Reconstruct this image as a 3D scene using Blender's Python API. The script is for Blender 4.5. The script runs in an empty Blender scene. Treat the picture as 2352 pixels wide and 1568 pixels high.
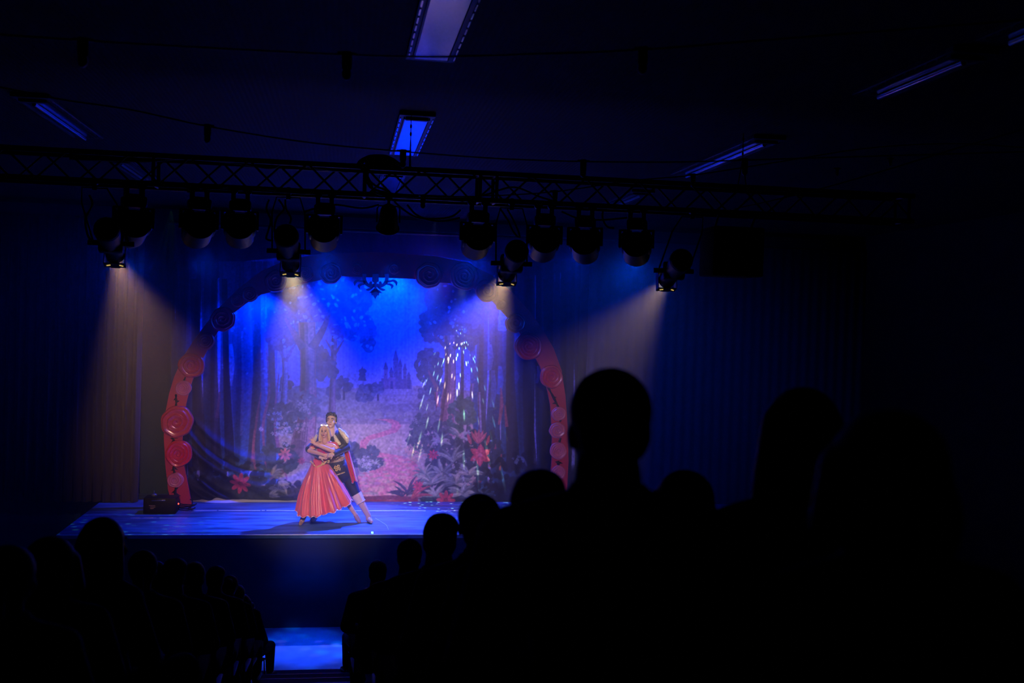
import bpy, bmesh, math, random
import numpy as np
from mathutils import Vector, Matrix, Euler
R_ = math.radians
scene = bpy.context.scene
COL = scene.collection
random.seed(7)
FPX, VPX, VPY, ROLL = 2400.0, 790.0, 730.0, 0.028
EYE = Vector((0, 0, 4.77))          # z = 0 is the hall floor in front of the stage, +Y runs to the stage
STAGE_Z = 1.44

# ---------------------------------------------------------------- camera
def cam_matrix():
    a = Vector((VPX-1176, 784-VPY, -FPX)).normalized()          # world +Y seen in camera axes
    u = Vector((math.sin(ROLL), math.cos(ROLL), 0)); u = (u - a*u.dot(a)).normalized()
    x = a.cross(u)
    return Matrix((x, a, u))                                     # camera axes -> world axes
CR = cam_matrix()
cd = bpy.data.cameras.new('camera'); cam = bpy.data.objects.new('camera', cd); COL.objects.link(cam)
cam.matrix_world = Matrix.Translation(EYE) @ CR.to_4x4()
cd.sensor_width = 36.0; cd.lens = 36*FPX/2352
cd.clip_start = 0.05; cd.clip_end = 100
cd.dof.use_dof = True; cd.dof.focus_distance = 17.0; cd.dof.aperture_fstop = 2.8
scene.camera = cam
def P(px, py, Y):
    d = CR @ Vector(((px-1176)/FPX, (784-py)/FPX, -1)); return EYE + d*(Y/d.y)
def FL(px, py, z):
    d = CR @ Vector(((px-1176)/FPX, (784-py)/FPX, -1)); return EYE + d*((z-EYE.z)/d.z)

# ---------------------------------------------------------------- world, exposure
scene.view_settings.view_transform = 'Standard'; scene.view_settings.look = 'None'
scene.view_settings.exposure = 0.0; scene.view_settings.gamma = 1.0; scene.view_settings.use_curve_mapping = False
w = bpy.data.worlds.new('night'); scene.world = w; w.use_nodes = True
w.node_tree.nodes['Background'].inputs[0].default_value = (0.2, 0.3, 0.5, 1)
w.node_tree.nodes['Background'].inputs[1].default_value = 0.0004
scene.cycles.max_bounces = 6; scene.cycles.diffuse_bounces = 3; scene.cycles.glossy_bounces = 3
scene.cycles.volume_bounces = 0; scene.cycles.transparent_max_bounces = 6
scene.cycles.use_denoising = True

# ---------------------------------------------------------------- stage lights
BLUE = (0.0, 0.038, 1.0); DEEP = (0.0, 0.035, 1.0); WARM = (1.0, 0.60, 0.22)
def spot(name, loc, target, power, color, deg, blend=0.4, size=0.05, parent=None):
    l = bpy.data.lights.new(name, 'SPOT'); l.energy = power; l.color = color
    l.spot_size = R_(deg); l.spot_blend = blend; l.shadow_soft_size = size
    o = bpy.data.objects.new(name, l); COL.objects.link(o)
    loc = Vector(loc); t = Vector(target)
    o.matrix_world = Matrix.Translation(loc) @ (t-loc).to_track_quat('-Z', 'Y').to_matrix().to_4x4()
    return o
def gobo(o, scale, thr, stretch=(1, 1), amount=1.0, base=0.0):
    """a breakup gobo: small openings in the lamp's gate"""
    l = o.data; l.use_nodes = True; nt = l.node_tree; n = nt.nodes
    em = n['Emission']
    tc = n.new('ShaderNodeTexCoord'); sp = n.new('ShaderNodeSeparateXYZ'); nt.links.new(tc.outputs['Normal'], sp.inputs[0])
    dx = n.new('ShaderNodeMath'); dx.operation = 'DIVIDE'; nt.links.new(sp.outputs[0], dx.inputs[0]); nt.links.new(sp.outputs[2], dx.inputs[1])
    dy = n.new('ShaderNodeMath'); dy.operation = 'DIVIDE'; nt.links.new(sp.outputs[1], dy.inputs[0]); nt.links.new(sp.outputs[2], dy.inputs[1])
    cb = n.new('ShaderNodeCombineXYZ'); nt.links.new(dx.outputs[0], cb.inputs[0]); nt.links.new(dy.outputs[0], cb.inputs[1])
    mp = n.new('ShaderNodeMapping'); mp.inputs['Scale'].default_value = (stretch[0], stretch[1], 1); nt.links.new(cb.outputs[0], mp.inputs[0])
    vo = n.new('ShaderNodeTexVoronoi'); vo.inputs['Scale'].default_value = scale; nt.links.new(mp.outputs[0], vo.inputs['Vector'])
    mr = n.new('ShaderNodeMapRange'); mr.inputs[1].default_value = thr; mr.inputs[2].default_value = thr*0.45
    mr.inputs[3].default_value = base; mr.inputs[4].default_value = amount
    nt.links.new(vo.outputs['Distance'], mr.inputs[0]); nt.links.new(mr.outputs[0], em.inputs['Strength'])

# lamps hung behind the arch header (one more over the leafy crowns), washing the backdrop and the floor blue
LB = 1.0
spot('blue_wash', P(905, 608, 18.74), (0.85, 19.12, 4.0), 400*LB, BLUE, 128, 0.7, 0.10)
spot('blue_wash', P(612, 660, 18.78), (-1.7, 19.10, 3.4), 370*LB, BLUE, 126, 0.7, 0.10)
spot('blue_wash', P(1108, 662, 18.78), (2.5, 19.10, 3.4), 260*LB, BLUE, 126, 0.7, 0.10)
spot('blue_wash', P(770, 618, 18.76), (-0.1, 19.10, 4.2), 220*LB, BLUE, 126, 0.7, 0.10)
spot('blue_key', P(1010, 622, 18.72), (0.1, 16.7, 1.4), 6400*LB, (0.035, 0.10, 1.0), 62, 0.9, 0.05)
for fx, tx, pw in ((463, -1.2, 200), (747, -0.2, 380), (1100, 0.8, 380), (1338, 2.2, 300)):
    spot('added_front_fill', P(fx, 590, 9.85), (tx, 18.0, 3.8), pw*0.62*LB, DEEP, 50, 1.0, 0.1)  # fill added at the wash heads to raise the blue haze veil
spot('added_side_fill', P(1455, 600, 9.85), (4.6, 18.6, 3.0), 340, (0.0, 0.06, 1.0), 64, 1.0, 0.1)  # this and the next: added fills, more ambient blue toward the side curtains
spot('added_side_fill', P(315, 600, 9.85), (-5.2, 18.6, 3.6), 150, DEEP, 60, 1.0, 0.1)
spot('added_low_fill', P(900, 600, 9.85), (0.2, 16.0, 0.2), 330, DEEP, 46, 1.0, 0.1)  # added fill lifting the dark stage front
g = spot('breakup_spot', P(1062, 645, 18.74), P(1044, 1000, 19.11), 4200, (0.8, 1.0, 0.72), 42, 0.7, 0.003); gobo(g, 30, 0.26)
g = spot('breakup_spot', P(395, 478, 17.9), FL(320, 1210, STAGE_Z), 420, (0.25, 1.0, 0.80), 36, 0.9, 0.01); gobo(g, 28, 0.33)
g = spot('breakup_spot', P(1000, 508, 17.9), FL(900, 1210, STAGE_Z), 420, (0.3, 0.40, 1.0), 40, 0.9, 0.01); gobo(g, 26, 0.38)
g = spot('breakup_spot', P(1095, 600, 9.85), FL(690, 1488, 0), 3000, (0.0, 0.22, 1.0), 12, 0.9, 0.03); gobo(g, 24, 0.45)  # added lamp, brightens the aisle floor patch in flecks
spot('added_floor_fill', P(747, 600, 9.85), FL(700, 1488, 0), 4600, (0.0, 0.05, 1.0), 12, 0.9, 0.1)  # second added lamp, evenly brightening the same aisle floor
WARM_LAMPS = []   # (lens point, aim point, power): the four profile spots of the truss carry these
AMBER = (1.0, 0.50, 0.20)
WARM_LAMPS.append((P(265, 588, 9.5), P(412, 1040, 18.4), 760, AMBER, 24))
WARM_LAMPS.append((P(668, 610, 9.5), P(742, 1090, 17.2), 1750, (1.0, 0.72, 0.30), 25))
WARM_LAMPS.append((P(1163, 632, 9.5), P(975, 1060, 18.8), 1350, (1.0, 0.58, 0.26), 26))
WARM_LAMPS.append((P(1530, 645, 9.5), P(1262, 1010, 18.6), 520, (1.0, 0.62, 0.27), 24))

# ---------------------------------------------------------------- helpers
def rgb(c):
    return tuple(((v/255)/12.92 if v/255 <= 0.04045 else ((v/255+0.055)/1.055)**2.4) for v in c)
MATS = {}
def mat(name, color, rough=0.7, metal=0.0, noise=0.0, nscale=8.0, bump=0.0, bscale=40.0, emit=None, estr=0.0, spec=None, sheen=0.0, stretch=None):
    if name in MATS: return MATS[name]
    m = bpy.data.materials.new(name); m.use_nodes = True; nt = m.node_tree; b = nt.nodes['Principled BSDF']
    c = rgb(color)
    b.inputs['Base Color'].default_value = (*c, 1); b.inputs['Roughness'].default_value = rough; b.inputs['Metallic'].default_value = metal
    if spec is not None: b.inputs['Specular IOR Level'].default_value = spec
    if sheen: b.inputs['Sheen Weight'].default_value = sheen
    if emit: b.inputs['Emission Color'].default_value = (*rgb(emit), 1); b.inputs['Emission Strength'].default_value = estr
    tc = nt.nodes.new('ShaderNodeTexCoord'); vec = tc.outputs['Object']
    if stretch:
        mp = nt.nodes.new('ShaderNodeMapping'); mp.inputs['Scale'].default_value = stretch; nt.links.new(vec, mp.inputs[0]); vec = mp.outputs[0]
    if noise:
        t = nt.nodes.new('ShaderNodeTexNoise'); t.inputs['Scale'].default_value = nscale; t.inputs['Detail'].default_value = 5
        nt.links.new(vec, t.inputs['Vector'])
        r = nt.nodes.new('ShaderNodeValToRGB'); r.color_ramp.elements[0].position = 0.3; r.color_ramp.elements[1].position = 0.7
        r.color_ramp.elements[0].color = (*[v*(1-noise) for v in c], 1); r.color_ramp.elements[1].color = (*[min(1, v*(1+noise)) for v in c], 1)
        nt.links.new(t.outputs['Fac'], r.inputs[0]); nt.links.new(r.outputs[0], b.inputs['Base Color'])
    if bump:
        t = nt.nodes.new('ShaderNodeTexNoise'); t.inputs['Scale'].default_value = bscale; t.inputs['Detail'].default_value = 3
        nt.links.new(vec, t.inputs['Vector'])
        bp = nt.nodes.new('ShaderNodeBump'); bp.inputs['Strength'].default_value = bump; bp.inputs['Distance'].default_value = 0.02
        nt.links.new(t.outputs['Fac'], bp.inputs['Height']); nt.links.new(bp.outputs[0], b.inputs['Normal'])
    MATS[name] = m; return m
def wave_bump(m, scale, strength, axis='X', dist=0.02):
    nt = m.node_tree; b = nt.nodes['Principled BSDF']
    tc = nt.nodes.new('ShaderNodeTexCoord'); wv = nt.nodes.new('ShaderNodeTexWave'); wv.bands_direction = axis
    wv.inputs['Scale'].default_value = scale; wv.inputs['Distortion'].default_value = 0
    nt.links.new(tc.outputs['Object'], wv.inputs[0])
    bp = nt.nodes.new('ShaderNodeBump'); bp.inputs['Strength'].default_value = strength; bp.inputs['Distance'].default_value = dist
    nt.links.new(wv.outputs['Fac'], bp.inputs['Height']); nt.links.new(bp.outputs[0], b.inputs['Normal'])

def thing(name, label, cat, loc=(0, 0, 0), rotz=0, group=None):
    o = bpy.data.objects.new(name, None); COL.objects.link(o); o.empty_display_size = 0.1
    o.location = loc; o.rotation_euler = (0, 0, rotz); o['label'] = label; o['category'] = cat
    if group: o['group'] = group
    return o
def tag(o, label, cat, group=None, kind=None):
    o['label'] = label; o['category'] = cat
    if group: o['group'] = group
    if kind: o['kind'] = kind
    return o
def link(name, me, m=None, parent=None, world=False, label=None, smooth=True):
    """one mesh object; world=True: mesh coordinates are world coordinates and the parent thing stands unrotated somewhere"""
    o = bpy.data.objects.new(name, me); COL.objects.link(o)
    if m is not None:
        me.materials.clear()
        for x in (m if isinstance(m, (list, tuple)) else [m]): me.materials.append(x)
    if parent is not None:
        o.parent = parent
        if world:
            L = Vector((0, 0, 0)); q = parent
            while q is not None: L += q.location; q = q.parent
            o.location = -L
    if label: o['label'] = label
    if smooth and me.polygons: me.polygons.foreach_set('use_smooth', [True]*len(me.polygons))
    return o
def dup(root, loc=None, rotz=None, label=None, group=None):
    r = root.copy(); COL.objects.link(r)
    if loc is not None: r.location = loc
    if rotz is not None: r.rotation_euler = (0, 0, rotz)
    if label: r['label'] = label
    if group: r['group'] = group
    for ch in list(root.children):
        if ch.type == 'LIGHT': continue
        c = ch.copy(); COL.objects.link(c); c.parent = r
        for gch in list(ch.children):
            d = gch.copy(); COL.objects.link(d); d.parent = c
    return r
class MB:
    """collects shapes into one mesh"""
    def __init__(s): s.bm = bmesh.new()
    def box(s, c, d, rot=None, bev=0.0):
        r = bmesh.ops.create_cube(s.bm, size=1.0)
        M = Matrix.Translation(Vector(c)) @ (rot.to_4x4() if rot is not None else Matrix.Identity(4)) @ Matrix.Diagonal((d[0], d[1], d[2], 1))
        bmesh.ops.transform(s.bm, matrix=M, verts=r['verts'])
        if bev:
            es = list({e for v in r['verts'] for e in v.link_edges})
            bmesh.ops.bevel(s.bm, geom=es, offset=bev, segments=2, profile=0.5, affect='EDGES')
        return s
    def cyl(s, a, b, r1, r2=None, seg=16, caps=True):
        a, b = Vector(a), Vector(b); r2 = r1 if r2 is None else r2
        L = (b-a).length
        if L < 1e-6: return s
        q = bmesh.ops.create_cone(s.bm, cap_ends=caps, segments=seg, radius1=r1, radius2=r2, depth=L)
        M = Matrix.Translation((a+b)/2) @ (b-a).to_track_quat('Z', 'Y').to_matrix().to_4x4()
        bmesh.ops.transform(s.bm, matrix=M, verts=q['verts']); return s
    def ball(s, c, r, M=None, seg=16):
        r = (r, r, r) if isinstance(r, (int, float)) else r; nv = max(6, seg//2+2); new = s.bm.verts.new
        T = Matrix.Translation(Vector(c)) @ (M.to_4x4() if M is not None else Matrix.Identity(4)) @ Matrix.Diagonal((*r, 1))
        top, bot = new(T @ Vector((0, 0, 1))), new(T @ Vector((0, 0, -1))); rings = []
        for i in range(1, nv):
            p = math.pi*i/nv; rings.append([new(T @ Vector((math.sin(p)*math.cos(2*math.pi*k/seg), math.sin(p)*math.sin(2*math.pi*k/seg), math.cos(p)))) for k in range(seg)])
        F = s.bm.faces.new
        for k in range(seg):
            q = (k+1) % seg; F((top, rings[0][k], rings[0][q])); F((bot, rings[-1][q], rings[-1][k]))
            for A, B in zip(rings, rings[1:]): F((A[k], B[k], B[q], A[q]))
        return s
    def tube(s, pts, r, seg=8, closed=False):
        pts = [Vector(p) for p in pts]; n = len(pts); rr = r if isinstance(r, (list, tuple)) else [r]*n
        rings = []; prev = None
        for i, p in enumerate(pts):
            if closed: t = pts[(i+1) % n]-pts[i-1]
            else: t = pts[min(i+1, n-1)]-pts[max(i-1, 0)]
            t = t.normalized() if t.length > 1e-9 else Vector((0, 0, 1))
            if prev is None:
                h = Vector((0, 0, 1)) if abs(t.z) < 0.9 else Vector((1, 0, 0)); prev = t.cross(h).normalized()
            nrm = (prev - t*prev.dot(t)).normalized(); prev = nrm; bn = t.cross(nrm)
            rings.append([s.bm.verts.new(p + (nrm*math.cos(k*2*math.pi/seg)+bn*math.sin(k*2*math.pi/seg))*rr[i]) for k in range(seg)])
        for i in range(n if closed else n-1):
            A, B = rings[i], rings[(i+1) % n]
            for k in range(seg): s.bm.faces.new((A[k], A[(k+1) % seg], B[(k+1) % seg], B[k]))
        if not closed:
            s.bm.faces.new(rings[0][::-1]); s.bm.faces.new(rings[-1])
        return s
    def grid(s, rows):
        V = [[s.bm.verts.new(Vector(p)) for p in r] for r in rows]
        for i in range(len(V)-1):
            for j in range(len(V[0])-1): s.bm.faces.new((V[i][j], V[i][j+1], V[i+1][j+1], V[i+1][j]))
        return s
    def prism(s, pts, ext):
        """flat outline (list of 3D points) extruded by the vector ext"""
        A = [s.bm.verts.new(Vector(p)) for p in pts]; B = [s.bm.verts.new(Vector(p)+Vector(ext)) for p in pts]; n = len(A)
        s.bm.faces.new(A); s.bm.faces.new(B[::-1])
        for i in range(n): s.bm.faces.new((A[i], B[i], B[(i+1) % n], A[(i+1) % n]))
        return s
    def mesh(s, name='m'):
        bmesh.ops.recalc_face_normals(s.bm, faces=s.bm.faces)
        me = bpy.data.meshes.new(name); s.bm.to_mesh(me); s.bm.free(); return me
    def build(s, name, m, parent=None, world=False, label=None, smooth=True, auto=True):
        me = s.mesh(name); o = link(name, me, m, parent, world, label, smooth)
        if smooth and auto:
            try: me.set_sharp_from_angle(angle=R_(38))
            except Exception: pass
        return o
def slab(name, lo, hi, m):
    o = MB().box([(a+b)/2 for a, b in zip(lo, hi)], [b-a for a, b in zip(lo, hi)]).build(name, m, smooth=False)
    o['kind'] = 'structure'; return o
LAB = bpy.data.scenes.new('workbench')
def remeshed(name, mb, voxel, smooth=6, factor=0.5):
    """the joined solids grown into one continuous surface"""
    me = mb.mesh(name); o = bpy.data.objects.new('tmp', me); LAB.collection.objects.link(o)
    rm = o.modifiers.new('r', 'REMESH'); rm.mode = 'VOXEL'; rm.voxel_size = voxel
    if smooth: sm = o.modifiers.new('s', 'SMOOTH'); sm.iterations = smooth; sm.factor = factor
    with bpy.context.temp_override(scene=LAB, view_layer=LAB.view_layers[0]):
        dg = bpy.context.evaluated_depsgraph_get(); out = bpy.data.meshes.new_from_object(o.evaluated_get(dg))
    out.name = name; bpy.data.objects.remove(o); bpy.data.meshes.remove(me)
    out.polygons.foreach_set('use_smooth', [True]*len(out.polygons)); return out
def smoothpath(pts, n=8):
    pts = [Vector(p) for p in pts]; out = []
    for i in range(len(pts)-1):
        p0, p1, p2, p3 = pts[max(i-1, 0)], pts[i], pts[i+1], pts[min(i+2, len(pts)-1)]
        for k in range(n):
            t = k/n
            out.append(0.5*((2*p1)+(p2-p0)*t+(2*p0-5*p1+4*p2-p3)*t*t+(3*p1-p0-3*p2+p3)*t**3))
    out.append(pts[-1]); return out

# ---------------------------------------------------------------- room
CEIL_Z = 6.67
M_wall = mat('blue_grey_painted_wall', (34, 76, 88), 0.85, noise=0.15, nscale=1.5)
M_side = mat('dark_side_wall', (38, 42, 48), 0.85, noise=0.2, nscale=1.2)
M_ceil = mat('dark_ribbed_ceiling', (26, 29, 38), 0.8, noise=0.1); wave_bump(M_ceil, 7.0, 0.12, 'X')
M_floor = mat('hall_floor_vinyl', (176, 184, 200), 0.45, noise=0.25, nscale=3, bump=0.05)
M_trim = mat('pale_cornice_trim', (225, 230, 238), 0.5)
slab('floor', (-8, -1.2, -0.12), (10, 20.0, 0), M_floor)
slab('ceiling', (-8, -1.2, CEIL_Z), (10, 20.3, CEIL_Z+0.12), M_ceil)
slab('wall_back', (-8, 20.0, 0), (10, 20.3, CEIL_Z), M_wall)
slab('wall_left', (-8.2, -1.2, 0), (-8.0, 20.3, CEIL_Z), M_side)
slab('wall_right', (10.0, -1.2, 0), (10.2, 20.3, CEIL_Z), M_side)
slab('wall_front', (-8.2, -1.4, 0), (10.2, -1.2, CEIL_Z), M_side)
slab('trim_1', (-2.6, 19.9, 6.38), (1.9, 20.0, 6.46), M_trim)
slab('trim_2', (1.9, 19.9, 6.38), (5.5, 20.0, 6.46), M_trim)

# stage
M_stage = mat('worn_stage_floor', (80, 118, 160), 0.36, noise=0.62, nscale=2.6, bump=0.2, bscale=9, stretch=(0.55, 2.6, 1))
M_fascia = mat('stage_front_cloth', (30, 38, 58), 0.9, noise=0.12, nscale=2)
st = thing('stage', 'raised stage platform with scuffed floor and dark cloth front below the rose arch', 'stage', (0, 18, 0))
MB().box((2.9, 18.08, STAGE_Z-0.03), (14, 3.70, 0.06)).build('stage_floor', M_stage, st, True, smooth=False)
MB().box((2.9, 18.09, (STAGE_Z-0.06)/2), (13.96, 3.66, STAGE_Z-0.06)).build('front_panel', M_fascia, st, True, smooth=False)
MB().box((2.9, 16.232, STAGE_Z-0.004), (14, 0.035, 0.014), bev=0.004).build('edge_strip', mat('edge_strip_paint', (205, 215, 235), 0.4), st, True, smooth=False)
Mtape = mat('white_floor_tape', (235, 238, 245), 0.5)
tp = thing('floor_tape', 'long worn white tape line across the stage floor', 'tape', tuple(FL(800, 1172, STAGE_Z)))
for a, b in ((445, 498), (502, 598), (601, 608), (612, 690), (700, 706), (712, 978), (1013, 1160)):
    p, q = FL(a, 1172, STAGE_Z), FL(b, 1172.4, STAGE_Z)
    MB().box(((p.x+q.x)/2, p.y, STAGE_Z+0.001), (q.x-p.x, 0.045, 0.002)).build('strip', Mtape, tp, True, smooth=False)
for a, b in ((300, 322), (330, 360), (366, 430)):
    p, q = FL(a, 1189, STAGE_Z), FL(b, 1189, STAGE_Z)
    MB().box(((p.x+q.x)/2, p.y, STAGE_Z+0.001), (q.x-p.x, 0.015, 0.002)).build('strip', Mtape, tp, True, smooth=False)
pts = [FL(x, y, STAGE_Z)+Vector((0, 0, 0.004)) for x, y in ((862, 1190), (876, 1199), (886, 1205), (890, 1211), (892, 1217))]
tag(MB().tube(smoothpath(pts), 0.005, 6).build('thread', mat('pale_thread', (210, 220, 240), 0.6)), 'pale curled thread lying on the stage floor beside the dancers', 'thread')
p = FL(855, 1224.5, STAGE_Z)
tag(MB().box((p.x, p.y, STAGE_Z+0.012), (0.035, 0.05, 0.024), bev=0.006).build('glow_marker', mat('green_glow', (150, 255, 230), 0.5, emit=(150, 255, 235), estr=1.6)),
    'small glowing green marker at the stage front edge below the dancers', 'marker')

# seating tiers down to the hall floor
TY = lambda k: 13.69-0.92*(k-1)
TZ = lambda k: 0.2+0.26*(k-1)
M_tier = mat('dark_tier_carpet', (44, 48, 60), 0.8, noise=0.2, nscale=5)
M_nose = mat('step_edge_strip', (70, 80, 110), 0.35, 0.2)
tr = thing('seating_tier', 'stepped dark seating tier with aisle steps facing the stage', 'seating platform', (0, 6, 0))
for k in range(1, 16):
    y1 = TY(k); y0 = TY(k+1) if k < 15 else -1.15
    stp = MB().box((0.9, (y0+y1)/2, TZ(k)/2), (17.6, y1-y0, TZ(k))).build('step', M_tier, tr, True, smooth=False)
    MB().box((-0.4, y1+0.004, TZ(k)-0.008), (1.15, 0.016, 0.02)).build('edge_strip', M_nose, stp, False, smooth=False)

# ---------------------------------------------------------------- painted backdrop
CX0, CY0, CW, CH = 370, 560, 990, 630          # the painting's own canvas
cv = np.zeros((CH, CW, 3), dtype=np.float32)
rng = np.random.default_rng(5)
def _blend(x0, x1, y0, y1, a, c):
    a = a[..., None]; cv[y0:y1, x0:x1] = cv[y0:y1, x0:x1]*(1-a) + np.array(c, dtype=np.float32)/255*a
def _win(x0, x1, y0, y1):
    x0 = int(max(0, x0-CX0-2)); x1 = int(min(CW, x1-CX0+3)); y0 = int(max(0, y0-CY0-2)); y1 = int(min(CH, y1-CY0+3))
    if x1 <= x0 or y1 <= y0: return None
    X, Y = np.meshgrid(np.arange(x0, x1)+CX0+0.5, np.arange(y0, y1)+CY0+0.5); return x0, x1, y0, y1, X, Y
def ell(cx, cy, rx, ry, c, rot=0, al=1.0, soft=0.8):
    m = max(rx, ry)+soft; w_ = _win(cx-m, cx+m, cy-m, cy+m)
    if w_ is None: return
    x0, x1, y0, y1, X, Y = w_; ca, sa = math.cos(rot), math.sin(rot)
    u = (X-cx)*ca+(Y-cy)*sa; v = -(X-cx)*sa+(Y-cy)*ca
    d = np.sqrt((u/rx)**2+(v/ry)**2)
    _blend(x0, x1, y0, y1, np.clip((1-d)*min(rx, ry)/soft+0.5, 0, 1)*al, c)
def poly(pts, c, al=1.0):
    xs = [p[0] for p in pts]; ys = [p[1] for p in pts]; w_ = _win(min(xs), max(xs), min(ys), max(ys))
    if w_ is None: return
    x0, x1, y0, y1, X, Y = w_; a = np.zeros(X.shape, dtype=np.float32)
    for ox, oy in ((-.25, -.25), (.25, -.25), (-.25, .25), (.25, .25)):
        ins = np.zeros(X.shape, bool); XX = X+ox; YY = Y+oy
        for i in range(len(pts)):
            ax, ay = pts[i]; bx, by = pts[i-1]
            if ay == by: continue
            ins ^= ((ay > YY) != (by > YY)) & (XX < (bx-ax)*(YY-ay)/(by-ay)+ax)
        a += ins*0.25
    _blend(x0, x1, y0, y1, a*al, c)
def ribbon(pts, ws, c, al=1.0):
    L, R = [], []
    q = [Vector((x, y, 0)) for x, y in pts]; q = smoothpath(q, 6); n = len(q)
    wq = np.interp(np.linspace(0, 1, n), np.linspace(0, 1, len(ws)), ws)
    for i, p in enumerate(q):
        t = (q[min(i+1, n-1)]-q[max(i-1, 0)]); t.normalize(); s = Vector((-t.y, t.x, 0))*wq[i]/2
        L.append((p.x+s.x, p.y+s.y)); R.append((p.x-s.x, p.y-s.y))
    poly(L+R[::-1], c, al)
def leaf(x, y, L, wd, ang, c, bend=0.0, c2=None):
    pts = []
    for k in range(4):
        t = k/3; a = ang+bend*t; pts.append((x+math.cos(a)*L*t, y-math.sin(a)*L*t))
    ribbon(pts, [wd*0.35, wd, wd*0.9, 0.4], c)
    if c2: ribbon([(p[0]+0.6, p[1]-wd*0.14) for p in pts], [0.3, wd*0.32, wd*0.3, 0.2], c2, 0.7)
def cluster(cx, cy, rx, ry, n, r0, r1, c, var=18, al=1.0):
    for _ in range(n):
        a = rng.uniform(0, 6.283); q = math.sqrt(rng.uniform(0, 1)); v = rng.uniform(-var, var)
        ell(cx+rx*q*math.cos(a), cy+ry*q*math.sin(a), rng.uniform(r0, r1), rng.uniform(r0, r1)*0.85, [max(0, min(255, k+v)) for k in c], rng.uniform(0, 3), al)
def flower(x, y, r, n, c, cc, ph=0.0, al=1.0):
    for k in range(n):
        a = ph+k*6.283/n; ell(x+math.cos(a)*r*0.6, y+math.sin(a)*r*0.6, r*0.42, r*0.2, c, a, al)
    ell(x, y, r*0.17, r*0.17, cc)
# sky
yy = (np.arange(CH)+CY0)[:, None, None]; xx = (np.arange(CW)+CX0)[None, :, None]
def lerp(a, b, t): return np.array(a)/255*(1-t)+np.array(b)/255*t
cv[:] = lerp((60, 140, 238), (160, 160, 225), np.clip((yy-760)/130, 0, 1)) + 0*xx
for x in range(620, 980, 9): ribbon([(x+rng.uniform(-4, 4), 600), (x, 720), (x+rng.uniform(-4, 4), 860)], [3, rng.uniform(5, 14), 2], (170, 215, 250), 0.16)
# far hills and meadow
poly([(600, 900), (700, 888), (800, 893), (860, 885), (930, 884), (1010, 890), (1100, 900), (1100, 1190), (600, 1190)], (160, 150, 178))
ell(905, 905, 62, 22, (152, 150, 190)); ell(1000, 912, 50, 18, (140, 140, 175))
for x, y, rx, ry, c in ((700, 905, 45, 20, (118, 128, 150)), (770, 915, 60, 22, (140, 142, 158)), (910, 925, 64, 20, (150, 148, 178)),
                        (1010, 935, 58, 20, (128, 132, 160)), (820, 938, 70, 22, (146, 146, 165)), (935, 948, 72, 22, (134, 134, 160)), (740, 945, 50, 16, (150, 148, 166))):
    ell(x, y, rx, ry, c); ell(x-rx*0.2, y-ry*0.25, rx*0.7, ry*0.6, [k+14 for k in c], 0, 0.6, 6)
poly([(600, 955), (700, 952), (800, 962), (880, 968), (1010, 962), (1100, 960), (1100, 1190), (600, 1190)], (190, 172, 176))
ell(880, 1000, 200, 36, (205, 186, 182), 0, 0.6, 20); ell(860, 968, 160, 6, (120, 120, 150), 0, 0.5, 3)
for x in range(700, 985, 17): ell(x+rng.uniform(-5, 5), 954+rng.uniform(-5, 3), rng.uniform(8, 15), rng.uniform(6, 10), (150+rng.uniform(-16, 16),)*2+(168,), 0, 0.9, 2)
# plain fairy-tale castle, small and far off
C1, C2, C3 = (98, 96, 158), (128, 112, 168), (74, 78, 140)
def tower(x, y0, y1, w_, c, roof, rc=C3): poly([(x-w_/2, y1), (x-w_/2, y0), (x+w_/2, y0), (x+w_/2, y1)], c); poly([(x-w_/2-1.5, y0), (x, y0-roof), (x+w_/2+1.5, y0)], rc)
poly([(876, 893), (876, 868), (944, 872), (946, 893)], C1)
tower(886, 848, 892, 9, C2, 20); tower(899, 856, 892, 8, C1, 14); tower(909, 828, 892, 11, C1, 28); tower(919, 842, 892, 8, C1, 20)
tower(930, 850, 893, 8, C1, 18); tower(939, 864, 893, 7, C3, 12); poly([(892, 893), (892, 866), (908, 866), (908, 893)], C2)
ell(900, 880, 3.2, 5, C3); poly([(896.8, 893), (896.8, 880), (903.2, 880), (903.2, 893)], C3)
for x, y in ((886, 860), (909, 842), (909, 856), (919, 856), (930, 866)): ell(x, y, 1, 2.2, (60, 60, 110))
# round trees in the middle distance
def roundtree(x, y, r, c, trunk=18):
    ribbon([(x, y), (x, y+trunk+r*0.5)], [r*0.2, r*0.28], [k*0.7 for k in c])
    cluster(x, y, r*0.8, r*0.7, 22, r*0.25, r*0.45, c)
roundtree(838, 900, 26, (84, 98, 140), 6); roundtree(868, 890, 16, (92, 104, 148), 22); roundtree(790, 882, 20, (70, 90, 140), 26); roundtree(768, 900, 20, (88, 100, 140))
roundtree(650, 880, 22, (66, 86, 120)); roundtree(980, 905, 20, (96, 104, 146)); roundtree(1000, 890, 24, (74, 92, 130))
poly([(822, 874), (832, 846), (842, 874)], (62, 84, 132)); poly([(824, 862), (832, 840), (840, 862)], (62, 84, 132)); ell(833, 852, 9, 6, (62, 84, 132))
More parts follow.
